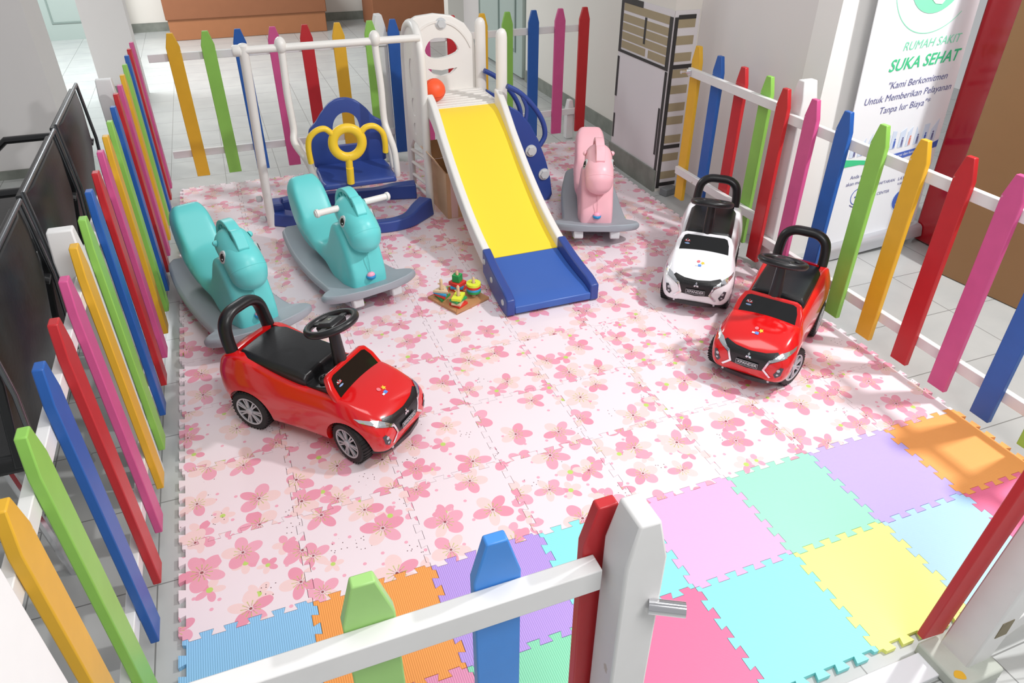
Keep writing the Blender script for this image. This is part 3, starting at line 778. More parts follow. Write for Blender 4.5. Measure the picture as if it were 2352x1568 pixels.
lab(pp('slide_end', ribbon(MB(), PR2, lambda y: -fl(y), fl, K(-0.03), K(0.0)), NAVY2, bevel=0.004), 'blue slide end')
for s_ in (-1, 1):
    mb = MB(); hh = lambda y: 0.052 - 0.018 * (1.40 - y) / 0.33; lo = lambda y: -0.065 + 0.03 * max(0, (1.12 - y) / 0.05) if y < 1.30 else -0.06
    if s_ < 0: ribbon(mb, PR2, lambda y: -fl(y) - 0.036, lambda y: -fl(y) + 0.001, lo, hh)
    else: ribbon(mb, PR2, lambda y: fl(y) - 0.001, lambda y: fl(y) + 0.036, lo, hh)
    r_ = pp('slide_end_rail', mb, NAVY, bevel=0.006); lab(r_, 'navy slide end rail')
    if s_ < 0:
        for y, z in ((1.37, 0.105), (1.27, 0.07), (1.12, 0.045)):
            m2 = MB().lathe([(0.013, 0), (0.012, -0.004)], (xc(y) - fl(y) - 0.036, y, z), 16, 'x'); lab(pp('bolt_cap', m2, LPL), 'grey bolt cap')
    else:
        m2 = MB().lathe([(0.012, 0), (0.011, 0.004)], (xc(1.38) + 0.12, 1.40, 0.15), 12, 'y'); m2.bm.free()
# blue steps at the right
body = [(1.63, 0.52), (1.68, 0.49), (1.74, 0.42), (1.79, 0.33), (1.83, 0.23), (1.86, 0.13), (1.875, 0.03), (1.86, 0.0), (1.825, 0.0), (1.81, 0.025), (1.70, 0.03), (1.63, 0.04)]
for y0 in (2.13, 2.47):
    lab(pp('step_side', MB().prism(body, y0, y0 + 0.03, 'xz'), NAVY, bevel=0.005), 'navy step side')
    mb = MB().tube(spline([(1.62, y0 + 0.015, 0.615), (1.69, y0 + 0.015, 0.575), (1.765, y0 + 0.015, 0.50), (1.815, y0 + 0.015, 0.42), (1.828, y0 + 0.015, 0.35), (1.80, y0 + 0.015, 0.30)], 5), 0.013, 10)
    mb.tube(spline([(1.70, y0 + 0.015, 0.56), (1.725, y0 + 0.015, 0.50), (1.72, y0 + 0.015, 0.44)], 4), 0.010, 8)
    lab(pp('handrail', mb, NAVY), 'navy handrail')
for x, z in ((1.745, 0.285), (1.822, 0.15)):
    mb = MB(); hexbolt(mb, (x, 2.13, z), 0.024, 'y', -1); lab(pp('bolt', mb, LPL), 'light grey hexagonal bolt')
for k, (x, z) in enumerate(((1.80, 0.12), (1.74, 0.25), (1.68, 0.38))):
    lab(pp('step', MB().box((x - 0.02, 2.315, z), (0.09, 0.30, 0.02)), NAVY, bevel=0.004), 'navy step')
# swing frame
mb = MB().tube([(0.432, 2.235, 0.845), (0.60, 2.235, 0.845), (1.222, 2.235, 0.845)], 0.0165, 16)
pp('crossbar', mb, WPL)
mb = MB().tube(spline([(0.425, 2.318, 0.0), (0.430, 2.30, 0.25), (0.440, 2.265, 0.6), (0.446, 2.24, 0.83), (0.447, 2.235, 0.872)], 4), [0.021] * 15 + [0.018, 0.010], 14)
mb.lathe([(0.020, -0.045), (0.024, -0.04), (0.024, -0.015), (0.018, -0.01)], (0.446, 2.235, 0.845), 14, 'x')
pp('swing_post', mb, WPL)
for y, z in ((2.34, 0.03), (2.36, 0.13)):
    lab(pp('post_bolt', MB().lathe([(0.012, -0.05), (0.016, -0.045), (0.016, -0.025), (0.008, -0.02)], (0.425, y, z), 12, 'x'), LPL), 'grey post bolt')
def foot(path, w, h0):
    pts = spline(path, 6); secs = []
    for i, p in enumerate(pts):
        t = (pts[min(i + 1, len(pts) - 1)] - pts[max(i - 1, 0)]); t.z = 0; t.normalize(); n = Vector((-t.y, t.x, 0))
        k = i / (len(pts) - 1); ww = w * (0.75 + 0.35 * abs(2 * k - 1) ** 2) / 2
        secs.append([p - n * ww + Vector((0, 0, -p.z)), p + n * ww + Vector((0, 0, -p.z)), p + n * ww * 0.8, p - n * ww * 0.8])
    return MB().loft([[tuple(v) for v in s2] for s2 in secs])
lab(pp('base_beam', foot([(0.46, 2.46, 0.07), (0.60, 2.48, 0.075), (0.80, 2.50, 0.06), (0.98, 2.49, 0.055), (1.08, 2.46, 0.075), (1.20, 2.44, 0.08)], 0.085, 0.06), NAVY, bevel=0.008, seg=3), 'navy rear base beam')
lab(pp('base_beam', foot([(0.455, 2.34, 0.065), (0.58, 2.25, 0.06), (0.75, 2.13, 0.055), (0.92, 2.06, 0.055), (1.05, 2.07, 0.06), (1.13, 2.13, 0.085), (1.19, 2.19, 0.09)], 0.085, 0.06), NAVY, bevel=0.008, seg=3), 'navy front base beam')
lab(pp('base_beam', foot([(0.462, 2.33, 0.10), (0.465, 2.39, 0.10), (0.47, 2.45, 0.09)], 0.08, 0.06), NAVY, bevel=0.008), 'navy corner joint')
# swing seat (part) with sub-parts
se = pp('swing_seat', MB().loft([[(0.675, 2.08, 0.232), (1.03, 2.08, 0.232), (1.02, 2.08, 0.262), (0.685, 2.08, 0.262)],
                                 [(0.665, 2.14, 0.225), (1.04, 2.14, 0.225), (1.03, 2.14, 0.258), (0.675, 2.14, 0.258)],
                                 [(0.665, 2.26, 0.235), (1.035, 2.26, 0.235), (1.03, 2.26, 0.268), (0.675, 2.26, 0.268)],
                                 [(0.68, 2.33, 0.245), (1.02, 2.33, 0.245), (1.01, 2.33, 0.285), (0.69, 2.33, 0.285)]]), NAVY, bevel=0.012, seg=4)
lab(se, 'navy swing seat')
arch = [(0.675, 0.27), (1.03, 0.27), (1.035, 0.42), (1.03, 0.465), (0.985, 0.495), (0.955, 0.53), (0.91, 0.575), (0.85, 0.595), (0.79, 0.575), (0.745, 0.53), (0.715, 0.49), (0.675, 0.455), (0.668, 0.42)]
arch = [(0.675, 0.27), (1.03, 0.27)] + [(p.x, p.z) for p in spline([(1.035, 0, 0.42), (1.028, 0, 0.462), (0.985, 0, 0.492), (0.955, 0, 0.532), (0.905, 0, 0.575), (0.85, 0, 0.590), (0.792, 0, 0.577), (0.743, 0, 0.532), (0.712, 0, 0.492), (0.675, 0, 0.456), (0.668, 0, 0.42)], 4)]
bk = pp('backrest', MB().prism(arch, 2.305, 2.33, 'xz'), NAVY, bevel=0.008, seg=3)
hole = circ(0.85, 0.455, 0.066, 16, 0, PI, ry=0.08, end=True) + [(0.784, 0.39), (0.80, 0.375), (0.90, 0.375), (0.916, 0.39)]
c2_ = MB().prism(hole, 2.25, 2.40, 'xz'); boolean(bk, c2_); resmooth(bk, 30)
bk.parent = se; lab(bk, 'navy arched backrest')
for s_, x0, x1 in ((-1, 0.602, 0.655), (1, 1.015, 1.048)):
    q = 1 if s_ > 0 else -1
    path = spline([(x0, 2.235, 0.885), (x0, 2.235, 0.80), (x0 + 0.006 * q, 2.225, 0.65), (x0 + 0.004 * q, 2.215, 0.50), (x0 + 0.012 * q + 0.0, 2.19, 0.44), (x0 + 0.03 * (1 if s_ > 0 else 0.9), 2.17, 0.36), (x1, 2.16, 0.27), (x1, 2.165, 0.235)], 5)
    n = len(path); rs = [0.016 if k > 2 else 0.012 for k in range(n)]
    mb = MB().tube(path, rs, 12, flat=(1.0, 1.0))
    mb.tube(spline([(x0 + 0.006 * q, 2.24, 0.46), (x0 + 0.02, 2.285, 0.40), (x1, 2.28, 0.30), (x1, 2.25, 0.24)], 5), 0.012, 10)
    mb.ball((x0, 2.235, 0.855), (0.026, 0.03, 0.036), 14)
    h_ = pp('hanger_arm', mb, WPL); h_.parent = se; lab(h_, 'white hanger arm')
RX = Matrix.Rotation(PI / 2, 3, 'X')
mb = MB().torus((0.812, 2.06, 0.455), 0.066, 0.022, RX, 36, 12, flat=0.8)
mb.tube(spline([(0.75, 2.06, 0.50), (0.72, 2.06, 0.528), (0.68, 2.06, 0.522), (0.647, 2.065, 0.49), (0.637, 2.07, 0.44), (0.64, 2.08, 0.375)], 5), 0.0135, 10)
mb.tube(spline([(0.874, 2.06, 0.49), (0.90, 2.06, 0.515), (0.94, 2.06, 0.517), (0.975, 2.065, 0.485), (0.985, 2.07, 0.44), (0.985, 2.08, 0.385)], 5), 0.0135, 10)
mb.tube([(0.81, 2.06, 0.40), (0.805, 2.06, 0.30)], 0.0165, 12).tube([(0.807, 2.055, 0.34), (0.805, 2.065, 0.262)], 0.018, 10)
t_ = pp('safety_bar', mb, YPL); t_.parent = se; lab(t_, 'yellow safety bar with ring')

# ball on the platform
mb = MB().ball((0, 0, 0), 0.055, 28)
bl = obj('toy_ball', mb, mat('orange_rubber', (255, 96, 50), 0.45)); bl.location = (1.305, 2.33, 0.5925)
tag(bl, 'orange toy basketball resting on the slide platform', 'ball')
sm = MB().torus((0, 0, 0), 0.0548, 0.0012, Matrix.Rotation(0.5, 3, 'X'), 32, 6).torus((0, 0, 0), 0.0548, 0.0012, Matrix.Rotation(PI / 2, 3, 'X') @ Matrix.Rotation(0.4, 3, 'Y'), 32, 6)
lab(obj('seam', sm, mat('ball_seam', (190, 60, 30), 0.5), bl), 'darker red seams')
# open carton under the slide
bx = thing('open_carton', 'open pale cardboard carton standing under the yellow slide', 'box', (1.40, 2.20, 0.012), 0.05)
mb = MB().box((0, 0, 0.006), (0.26, 0.22, 0.006))
for c, s2 in (((-0.13, 0, 0.12), (0.006, 0.22, 0.24)), ((0.13, 0, 0.12), (0.006, 0.22, 0.24)), ((0, 0.11, 0.12), (0.26, 0.006, 0.24)), ((0, -0.11, 0.12), (0.26, 0.006, 0.24))): mb.box(c, s2)
obj('carton_body', mb, CARD2, bx)
lab(obj('printed_stripe', MB().box((-0.095, -0.1135, 0.12), (0.035, 0.001, 0.236)), mat('pink_print', (232, 202, 204), 0.6), bx), 'pinkish printed stripe')
for k, (c, ax, a, s2) in enumerate((((-0.16, 0, 0.28), 'Y', -0.6, (0.004, 0.21, 0.10)), ((0, 0.145, 0.28), 'X', -0.7, (0.25, 0.004, 0.10)))):
    obj('flap', MB().box(c, s2, Matrix.Rotation(a, 3, ax)), CARD2, bx)

# ------------------------------------------------------------------ rocking horses
def make_horse(label, body_m):
    r = thing('rocking_horse', label, 'rocking horse')
    # rocker base
    hb = closed_spline([(-0.37, -0.10), (-0.375, 0.0), (-0.37, 0.10), (-0.30, 0.125), (-0.15, 0.145), (0.05, 0.152), (0.20, 0.155), (0.255, 0.165), (0.27, 0.198), (0.31, 0.205), (0.34, 0.178), (0.355, 0.15), (0.372, 0.13), (0.378, 0.0), (0.372, -0.13), (0.355, -0.15), (0.34, -0.178), (0.31, -0.205), (0.27, -0.198), (0.255, -0.165), (0.20, -0.155), (0.05, -0.152), (-0.15, -0.145), (-0.30, -0.125)], 3)
    zb = lambda x: 0.040 + 0.34 * x * x
    mb = MB()
    st = sorted(set(round(-0.375 + 0.753 * k / 40, 4) for k in range(41)))
    def half(x):
        best = 0
        L = len(hb)
        for i in range(L):
            a, b = hb[i], hb[(i + 1) % L]
            if (a[0] - x) * (b[0] - x) <= 0 and a[0] != b[0]:
                y = a[1] + (b[1] - a[1]) * (x - a[0]) / (b[0] - a[0]); best = max(best, y)
        return best
    secs = []
    for x in st:
        w = max(half(min(max(x, -0.374), 0.377)), 0.09); z = zb(x); t = 0.036
        e = 0.010
        secs.append([(x, -w + e, z), (x, -w, z + e), (x, -w, z + t - e), (x, -w + e, z + t), (x, -w * 0.5, z + t - 0.004), (x, w * 0.5, z + t - 0.004), (x, w - e, z + t), (x, w, z + t - e), (x, w, z + e), (x, w - e, z)])
    mb.loft(secs)
    bs = obj('rocker_board', mb, GPL, r, bevel=0.004, ang=50); lab(bs, 'grey rocker board')
    for s_ in (-1, 1):
        path = [(x, s_ * 0.095, 0.017 + 0.34 * x * x) for x in [-0.34 + 0.68 * k / 20 for k in range(21)]]
        lab(obj('runner', MB().tube(path, 0.017, 10, flat=(1, 1.0)), GPL, r), 'grey runner')
        lab(obj('foot_pad', MB().box((0.355, s_ * 0.085, 0.068), (0.032, 0.045, 0.04), Matrix.Rotation(-0.2, 3, 'Y')), LPL, r, bevel=0.006), 'light grey pad')
    # body
    prof = [(0.30, 0.072), (0.318, 0.10), (0.315, 0.16), (0.285, 0.24), (0.245, 0.31), (0.205, 0.34), (0.155, 0.33), (0.115, 0.28), (0.08, 0.225), (0.03, 0.190), (-0.05, 0.182), (-0.11, 0.195), (-0.155, 0.235),
            (-0.20, 0.300), (-0.24, 0.352), (-0.275, 0.378), (-0.31, 0.368), (-0.325, 0.32), (-0.315, 0.25), (-0.285, 0.18), (-0.225, 0.13), (-0.14, 0.105), (-0.04, 0.11), (0.03, 0.10), (0.09, 0.065), (0.16, 0.055), (0.24, 0.060)]
    mb = MB().prism(closed_spline(prof, 3), -0.076, 0.076, 'xz')
    mb.hull([((-0.20, 0, 0.20), (0.07, 0.090, 0.05)), ((0.0, 0, 0.145), (0.05, 0.092, 0.035))])
    mb.hull([((0.22, 0, 0.105), (0.09, 0.088, 0.045)), ((0.235, 0, 0.20), (0.055, 0.080, 0.05))])
    b = obj('body', mb, body_m, r); soften(b, 0.009, 22, 0.75)
    for v in b.data.vertices:
        if v.co.x < -0.14 and v.co.z > 0.22: v.co.y *= 1 - 0.30 * min(1.0, (v.co.z - 0.22) / 0.155) ** 5
    mb = MB()
    mb.hull([((0.205, 0, 0.385), (0.070, 0.064, 0.062)), ((0.302, 0, 0.298), (0.062, 0.064, 0.052)), ((0.312, 0, 0.325), (0.052, 0.065, 0.045)), ((0.275, 0, 0.345), (0.078, 0.067, 0.060))], 24)
    mb.hull([((0.20, 0, 0.36), (0.05, 0.05, 0.05)), ((0.215, 0, 0.30), (0.05, 0.05, 0.05))])
    pass
    h = obj('head', mb, body_m, r); soften(h, 0.006, 10, 0.6)
    # crease across the muzzle
    a = Vector((0.09, 0, -0.075)).normalized(); u = Vector((a.z, 0, -a.x))
    # mane band
    mb = MB(); cx, cz = 0.200, 0.370
    def band(r0, r1, a0, a1, n=22, w=0.020):
        V = []
        for k in range(n + 1):
            q = a0 + (a1 - a0) * k / n
            for rr_, ww in ((r0, w), (r1, w)):
                V += [(cx + rr_ * math.cos(q), -ww, cz + rr_ * math.sin(q)), (cx + rr_ * math.cos(q), ww, cz + rr_ * math.sin(q))]
        F = []
        for k in range(n):
            i, j = k * 4, k * 4 + 4
            F += [(i, i + 1, j + 1, j), (i + 2, j + 2, j + 3, i + 3), (i, j, j + 2, i + 2), (i + 1, i + 3, j + 3, j + 1)]
        F += [(0, 2, 3, 1), (n * 4, n * 4 + 1, n * 4 + 3, n * 4 + 2)]
        mb.raw(V, F)
    band(0.086, 0.102, 0.55, 3.5)
    for q in (1.75, 2.15, 2.55, 2.95): band(0.055, 0.09, q, q + 0.16, 3, 0.015)
    band(0.05, 0.10, 0.62, 1.3, 8)
    mb.prism([(0.232, 0.455), (0.268, 0.458), (0.292, 0.436), (0.312, 0.405), (0.305, 0.385), (0.282, 0.395), (0.255, 0.42)], -0.020, 0.020, 'xz')
    obj('mane', mb, body_m, r, bevel=0.004, ang=50)
    # muzzle seam
    n_ = Vector((0.62, 0, -0.78)).normalized()
    c_ = Vector((0.296, 0, 0.314))
    bv = BVHTree.FromPolygons([v.co.copy() for v in h.data.vertices], [tuple(p.vertices) for p in h.data.polygons])
    ax, ay = n_.cross(Vector((0, 1, 0))).normalized(), Vector((0, 1, 0)); loop = []
    for k in range(41):
        q = 2 * PI * k / 40; d_ = ax * math.cos(q) + ay * math.sin(q)
        hit = bv.ray_cast(c_ + d_ * 0.2, -d_)
        if hit[0] is not None: loop.append(hit[0] - d_ * 0.0006)
    V = MB().tube(loop, 0.0018, 8)
    obj('muzzle_seam', V, body_m, r)
    for s_ in (-1, 1):
        ex = Vector((0.262, s_ * 0.0625, 0.372)); nrm = Vector((0.35, s_ * 1.0, 0.25)).normalized(); Rm = nrm.to_track_quat('Z', 'Y').to_matrix()
        e = MB().m(0).lathe([(0.021, -0.006), (0.020, 0.003), (0.016, 0.0045)], ex, 24, 'z', Rm @ Matrix.Diagonal((0.75, 1.15, 1)))
        e.m(1).lathe([(0.0125, 0.003), (0.0118, 0.0056)], ex + Vector((0.002, 0, 0)), 20, 'z', Rm @ Matrix.Diagonal((0.75, 1.2, 1)))
        e.m(2).lathe([(0.0035, 0.005), (0.003, 0.0064)], ex + Vector((0.004, 0, -0.006)), 10, 'z', Rm)
        lab(obj('eye', e, [mat('eye_rim', (190, 196, 196), 0.4), mat('eye_black', (28, 24, 24), 0.3), mat('eye_white', (240, 240, 240), 0.3)], r), 'black and white eye')
        obj('ear', MB().lathe([(0.012, 0), (0.010, 0.007), (0.005, 0.012)], (0.212, s_ * 0.060, 0.405), 14, 'z', Vector((-0.1, s_ * 1.0, 0.35)).to_track_quat('Z', 'Y').to_matrix()), body_m, r)
    # chest bell
    pd = MB().m(0).ball((0.322, 0, 0.148), (0.013, 0.017, 0.014), 16)
    pd.m(1).lathe([(0.0175, -0.012), (0.020, -0.004), (0.018, 0.0)], (0.322, 0, 0.148), 16, 'z')
    pd.m(2).tube([(0.30, 0, 0.262), (0.318, 0, 0.21), (0.322, 0, 0.160)], 0.0018, 6)
    lab(obj('chest_bell', pd, [mat('bell_pink', (250, 170, 196), 0.3), mat('bell_blue', (40, 150, 210), 0.3), body_m], r), 'pink and blue bell ornament')
    return r
h2 = make_horse('turquoise rocking horse with white handlebars in front of the swing', TEAL)
HX, HY, HA = 0.655, 1.655, math.radians(-75)
h2.location = (HX, HY, 0.012); h2.rotation_euler.z = HA
h1 = dup(h2, (0.195, 1.50, 0.012), math.radians(-71), 'turquoise rocking horse without handlebars beside the left fence, behind the red car')
hp = dup(h2, (1.965, 1.85, 0.012), math.radians(-112), 'pink rocking horse on grey rocker right of the slide')
for c in hp.children:
    n = c.name.split('.')[0]
    if n in ('body', 'head', 'mane', 'muzzle_seam', 'ear'): setmat(c, ROSE)
    if n == 'chest_bell': setmat(c, ROSE, 2)
for s_ in (-1, 1):
    mb = MB().tube([(0.215, s_ * 0.055, 0.408), (0.215, s_ * 0.15, 0.408)], 0.0125, 12).lathe([(0.012, 0), (0.0165, 0.003), (0.0165, 0.012), (0.012, 0.016)], (0.215, s_ * 0.148, 0.408), 14, 'y')
    lab(obj('handlebar', mb, WPL, h2), 'white handlebar grip')

# ------------------------------------------------------------------ ride-on cars
def make_car(label, paint):
    r = thing('ride_on_car', label, 'toy car')
    ST = [(-0.305, .085, .100, .080, .125, .175, .205), (-0.292, .112, .124, .098, .085, .175, .236), (-0.25, .126, .134, .104, .052, .165, .262), (-0.19, .128, .136, .106, .045, .155, .258),
          (-0.12, .124, .131, .106, .045, .150, .235), (-0.04, .120, .127, .106, .045, .145, .216), (0.04, .120, .127, .106, .045, .145, .208), (0.10, .123, .130, .106, .045, .150, .212),
          (0.15, .127, .135, .108, .048, .155, .214), (0.20, .130, .138, .105, .050, .150, .205), (0.25, .130, .138, .098, .054, .140, .188), (0.285, .124, .132, .088, .058, .130, .168), (0.305, .108, .116, .074, .060, .118, .148), (0.313, .088, .096, .058, .068, .105, .132)]
    secs = []
    for x, wl, wm, wt, zl, zm, zt in ST:
        ring = [(0, zl), (wl * 0.9, zl), (wl, zl + 0.008), (wm, (zl + zm) * 0.5), (wm, zm), (wm * 0.98, zm + (zt - zm) * 0.35), (wt + (wm - wt) * 0.35, zt - 0.006), (wt, zt), (wt * 0.5, zt + 0.004), (0, zt + 0.006)]
        pts = [(x, y, z) for y, z in ring] + [(x, -y, z) for y, z in reversed(ring[1:-1])]
        secs.append(pts)
    mb = MB().loft(secs)
    b = obj('car_body', mb, paint, r)
    sub = b.modifiers.new('s', 'SUBSURF'); sub.levels = 2; sub.render_levels = 2; bake(b)
    cut = MB()
    for x in (-0.187, 0.187):
        for s_ in (-1, 1): cut.lathe([(0.083, s_ * 0.065), (0.083, s_ * 0.16)], (x, 0, 0.068), 32, 'y')
    # recess where the seat and footwell sit, tailgate notch under the rear
    cut.box((-0.085, 0, 0.245), (0.30, 0.165, 0.09))
    boolean(b, cut); resmooth(b, 32)
    bv = BVHTree.FromPolygons([v.co.copy() for v in b.data.vertices], [tuple(p.vertices) for p in b.data.polygons])
    def decal(mb, pts, direction='x', off=0.0012, sub_=3, mi=0):
        """lay a polygon onto the body surface; pts in (y,z) for x, (x,y) for z, (x,z) for side"""
        t = bmesh.new()
        V = [t.verts.new((p[0], p[1], 0)) for p in pts]; t.faces.new(V); t.normal_update()
        bmesh.ops.triangulate(t, faces=t.faces[:])
        for _ in range(sub_): bmesh.ops.subdivide_edges(t, edges=[e for e in t.edges if e.calc_length() > 0.008], cuts=1); bmesh.ops.triangulate(t, faces=t.faces[:])
        mapV = {}; out = []
        for i, v in enumerate(t.verts):
            if direction == 'x': o_, d_ = Vector((0.6, v.co.x, v.co.y)), Vector((-1, 0, 0))
            elif direction == 'z': o_, d_ = Vector((v.co.x, v.co.y, 0.6)), Vector((0, 0, -1))
            else: o_, d_ = Vector((v.co.x, -0.4 * direction, v.co.y)), Vector((0, direction, 0))
            h_ = bv.ray_cast(o_, d_)
            if h_[0] is None: mapV[v.index] = None; continue
            n = h_[1] if h_[1].dot(d_) < 0 else -h_[1]
            mapV[v.index] = len(out); out.append(h_[0] + n * off)
            v.index = i
        t.verts.index_update()
        F = []
        for f in t.faces:
            ids = [mapV.get(v.index) for v in f.verts]
            if None not in ids: F.append(ids)
        t.free(); mb.m(mi).raw(out, F); return mb
    # front end graphics
    g = MB(); decal(g, [(-0.105, 0.152), (-0.085, 0.1675), (-0.05, 0.160), (0, 0.157), (0.05, 0.160), (0.085, 0.1675), (0.105, 0.152), (0.072, 0.133), (0.056, 0.100), (0.0, 0.094), (-0.056, 0.100), (-0.072, 0.133)][:], 'x', 0.0012)
    gr = obj('grille', g, BLACK, r, recalc=False)
    for s_ in (-1, 1):
        ch = MB(); decal(ch, [(s_ * 0.066, 0.143), (s_ * 0.112, 0.160), (s_ * 0.116, 0.154), (s_ * 0.070, 0.135), (s_ * 0.060, 0.106), (s_ * 0.084, 0.084), (s_ * 0.078, 0.080), (s_ * 0.052, 0.104)], 'x', 0.0022)
        obj('chrome_trim', ch, CHROME, r, recalc=False)
    for s_ in (-1, 1):
        hl = MB(); decal(hl, [(s_ * 0.076, 0.148), (s_ * 0.098, 0.166), (s_ * 0.128, 0.174), (s_ * 0.129, 0.166), (s_ * 0.112, 0.155)], 'x', 0.003)
        lab(obj('headlight', hl, mat('lamp_silver', (232, 234, 238), 0.1, metal=0.9), r, recalc=False), 'silver headlight')
        fg = MB(); decal(fg, [(s_ * 0.090, 0.098), (s_ * 0.106, 0.128), (s_ * 0.116, 0.126), (s_ * 0.112, 0.098), (s_ * 0.098, 0.086)], 'x', 0.0016, mi=0)
        decal(fg, [(s_ * 0.103 + p[0], 0.116 + p[1]) for p in circ(0, 0, 0.0055, 10)], 'x', 0.0026, 1, 1)
        decal(fg, [(s_ * 0.102 + p[0], 0.100 + p[1]) for p in circ(0, 0, 0.0040, 8)], 'x', 0.0026, 1, 1)
        obj('fog_lamp', fg, [mat('lamp_dark', (70, 70, 76), 0.3), SILVER], r, recalc=False)
    # three-diamond badge
    e = MB()
    for k in range(3):
        a = PI / 2 + k * 2 * PI / 3; L, w = 0.0115, 0.0033 * 1.7
        dm = [(0.0, 0.0), (math.cos(a) * L * .5 - math.sin(a) * w * .75, math.sin(a) * L * .5 + math.cos(a) * w * .75), (math.cos(a) * L, math.sin(a) * L), (math.cos(a) * L * .5 + math.sin(a) * w * .75, math.sin(a) * L * .5 - math.cos(a) * w * .75)]
        decal(e, [(p[0], 0.140 + p[1]) for p in dm], 'x', 0.003, 1)
    bd = obj('badge', e, CHROME, r, recalc=False); bd.parent = gr; lab(bd, 'silver three-diamond badge')
    # number plate
    h_ = bv.ray_cast(Vector((0.6, 0, 0.113)), Vector((-1, 0, 0)))
    px = h_[0].x + 0.0055
    MP = Matrix.Translation((px + 0.0012, 0, 0.113)) @ Matrix(((0, 0, 1, 0), (1, 0, 0, 0), (0, 1, 0, 0), (0, 0, 0, 1)))
    npm = MB().m(0).box((px, 0, 0.113), (0.002, 0.074, 0.019)).m(1).box((px + 0.0006, 0, 0.1220), (0.0018, 0.073, 0.0006)).box((px + 0.0006, 0, 0.104), (0.0018, 0.073, 0.0006)).box((px + .0006, 0.0365, 0.113), (0.0018, 0.0006, 0.018)).box((px + .0006, -0.0365, 0.113), (0.0018, 0.0006, 0.018))
    npm.m(1).text('XPANDER', 0.0145, MP, bold=0.0001, shear=0.15)
    n_ = obj('name_plate', npm, [mat('plate_black', (40, 40, 44), 0.3), mat('plate_silver', (215, 216, 220), 0.3)], r, recalc=False, smooth=False); n_.parent = gr
    # lower bumper
    lb = MB().loft([[(x - 0.018, y, 0.047), (x, y, 0.050), (x + 0.002, y, 0.066), (x - 0.018, y, 0.070)] for x, y in [(0.262, -0.118), (0.292, -0.100), (0.310, -0.06), (0.317, 0), (0.310, 0.06), (0.292, 0.100), (0.262, 0.118)]])
    bu = obj('bumper', lb, BLACK, r)
    m2 = MB()
    for s_ in (-1, 1): m2.lathe([(0.0045, 0), (0.004, 0.003)], (0.3035, s_ * 0.078, 0.060), 10, 'x')
    k_ = obj('bumper_screw', m2, SILVER, r); k_.parent = bu
    # windscreen frame and glass
    Rw = Matrix.Rotation(-0.62, 3, 'Y')
    o1 = [(-0.118, 0.0), (0.118, 0.0), (0.112, 0.055), (0.098, 0.088), (0.08, 0.096), (-0.08, 0.096), (-0.098, 0.088), (-0.112, 0.055)]
    wf = MB(); base = Vector((0.165, 0, 0.196))
    mbw = MB().prism(o1, -0.020, 0.0, 'yz')
    for v in mbw.bm.verts: v.co = Rw @ v.co + base
    wfo = obj('windscreen_frame', mbw, paint, r, bevel=0.006, seg=3)
    gl = [(-0.098, 0.012), (0.098, 0.012), (0.093, 0.055), (0.084, 0.078), (0.072, 0.083), (-0.072, 0.083), (-0.084, 0.078), (-0.093, 0.055)]
    mbg = MB().prism(gl, 0.0, 0.0022, 'yz')
    for v in mbg.bm.verts: v.co = Rw @ v.co + base
    lab(obj('windscreen', mbg, SHIELD, r), 'glossy black windscreen')
    # small round figure sticker on the screen, star stickers on the bonnet
    stc = MB()
    MS = Matrix.Translation(base) @ Rw.to_4x4() @ Matrix.Translation((0.0028, -0.070, 0.052)) @ Matrix(((0, 0, 1, 0), (1, 0, 0, 0), (0, 1, 0, 0), (0, 0, 0, 1)))
    for k, a in enumerate((0.3, 0.8, 1.57, 2.3, 2.8)):
        q = [(0, 0), (0.010 * math.cos(a - .18), 0.010 * math.sin(a - .18)), (0.012 * math.cos(a), 0.012 * math.sin(a)), (0.010 * math.cos(a + .18), 0.010 * math.sin(a + .18))]
        stc.m(k % 2).raw([MS @ Vector((p[0], p[1], 0)) for p in q], [(0, 1, 2, 3)])
    stc.m(2).raw([MS @ Vector((p[0], p[1] - 0.007, 0)) for p in circ(0, 0, 0.010, 14, ry=0.0028)], [tuple(range(14))])
    lab(obj('sticker', stc, [mat('st_red', (214, 60, 70), 0.4), mat('st_white', (225, 228, 235), 0.4), mat('st_blue', (130, 160, 205), 0.4)], r, recalc=False), 'small hand-shaped sticker')
    bst = MB()
    decal(bst, [(0.232 + p[0], 0.008 + p[1]) for p in [(math.cos(k * PI / 5) * (0.009 if k % 2 == 0 else 0.0045), math.sin(k * PI / 5) * (0.009 if k % 2 == 0 else 0.0045)) for k in range(10)]], 'z', 0.0012, 1, 0)
    decal(bst, [(0.240, -0.008), (0.240, 0.004), (0.250, 0.004), (0.250, -0.008)], 'z', 0.0016, 1, 1)
    decal(bst, [(0.226 + p[0], -0.009 + p[1]) for p in circ(0, 0, 0.0065, 12)], 'z', 0.0016, 1, 2)
    decal(bst, [(0.243, -0.018), (0.243, -0.009), (0.249, -0.009), (0.249, -0.018)], 'z', 0.0018, 1, 3)
    lab(obj('sticker', bst, [mat('st_yellow', (240, 200, 60), 0.4), mat('st_blue2', (90, 140, 220), 0.4), mat('st_pink', (230, 120, 130), 0.4), mat('st_white', (225, 228, 235), 0.4)], r, recalc=False), 'small bright sticker on the bonnet')
    # seat with footwell
    secs = []
    for x, w, z0, z1 in ((-0.232, 0.070, 0.215, 0.248), (-0.222, 0.088, 0.205, 0.262), (-0.18, 0.096, 0.20, 0.266), (-0.10, 0.096, 0.195, 0.256), (0.0, 0.096, 0.19, 0.248), (0.022, 0.095, 0.19, 0.244), (0.030, 0.092, 0.19, 0.232)):
        secs.append([(x, -w, z0), (x, w, z0), (x, w, z1 - 0.012), (x, w - 0.014, z1), (x, 0, z1 + 0.003), (x, -w + 0.014, z1), (x, -w, z1 - 0.012)])
    obj('seat', MB().loft(secs), BLACK, r, bevel=0.004, seg=3)
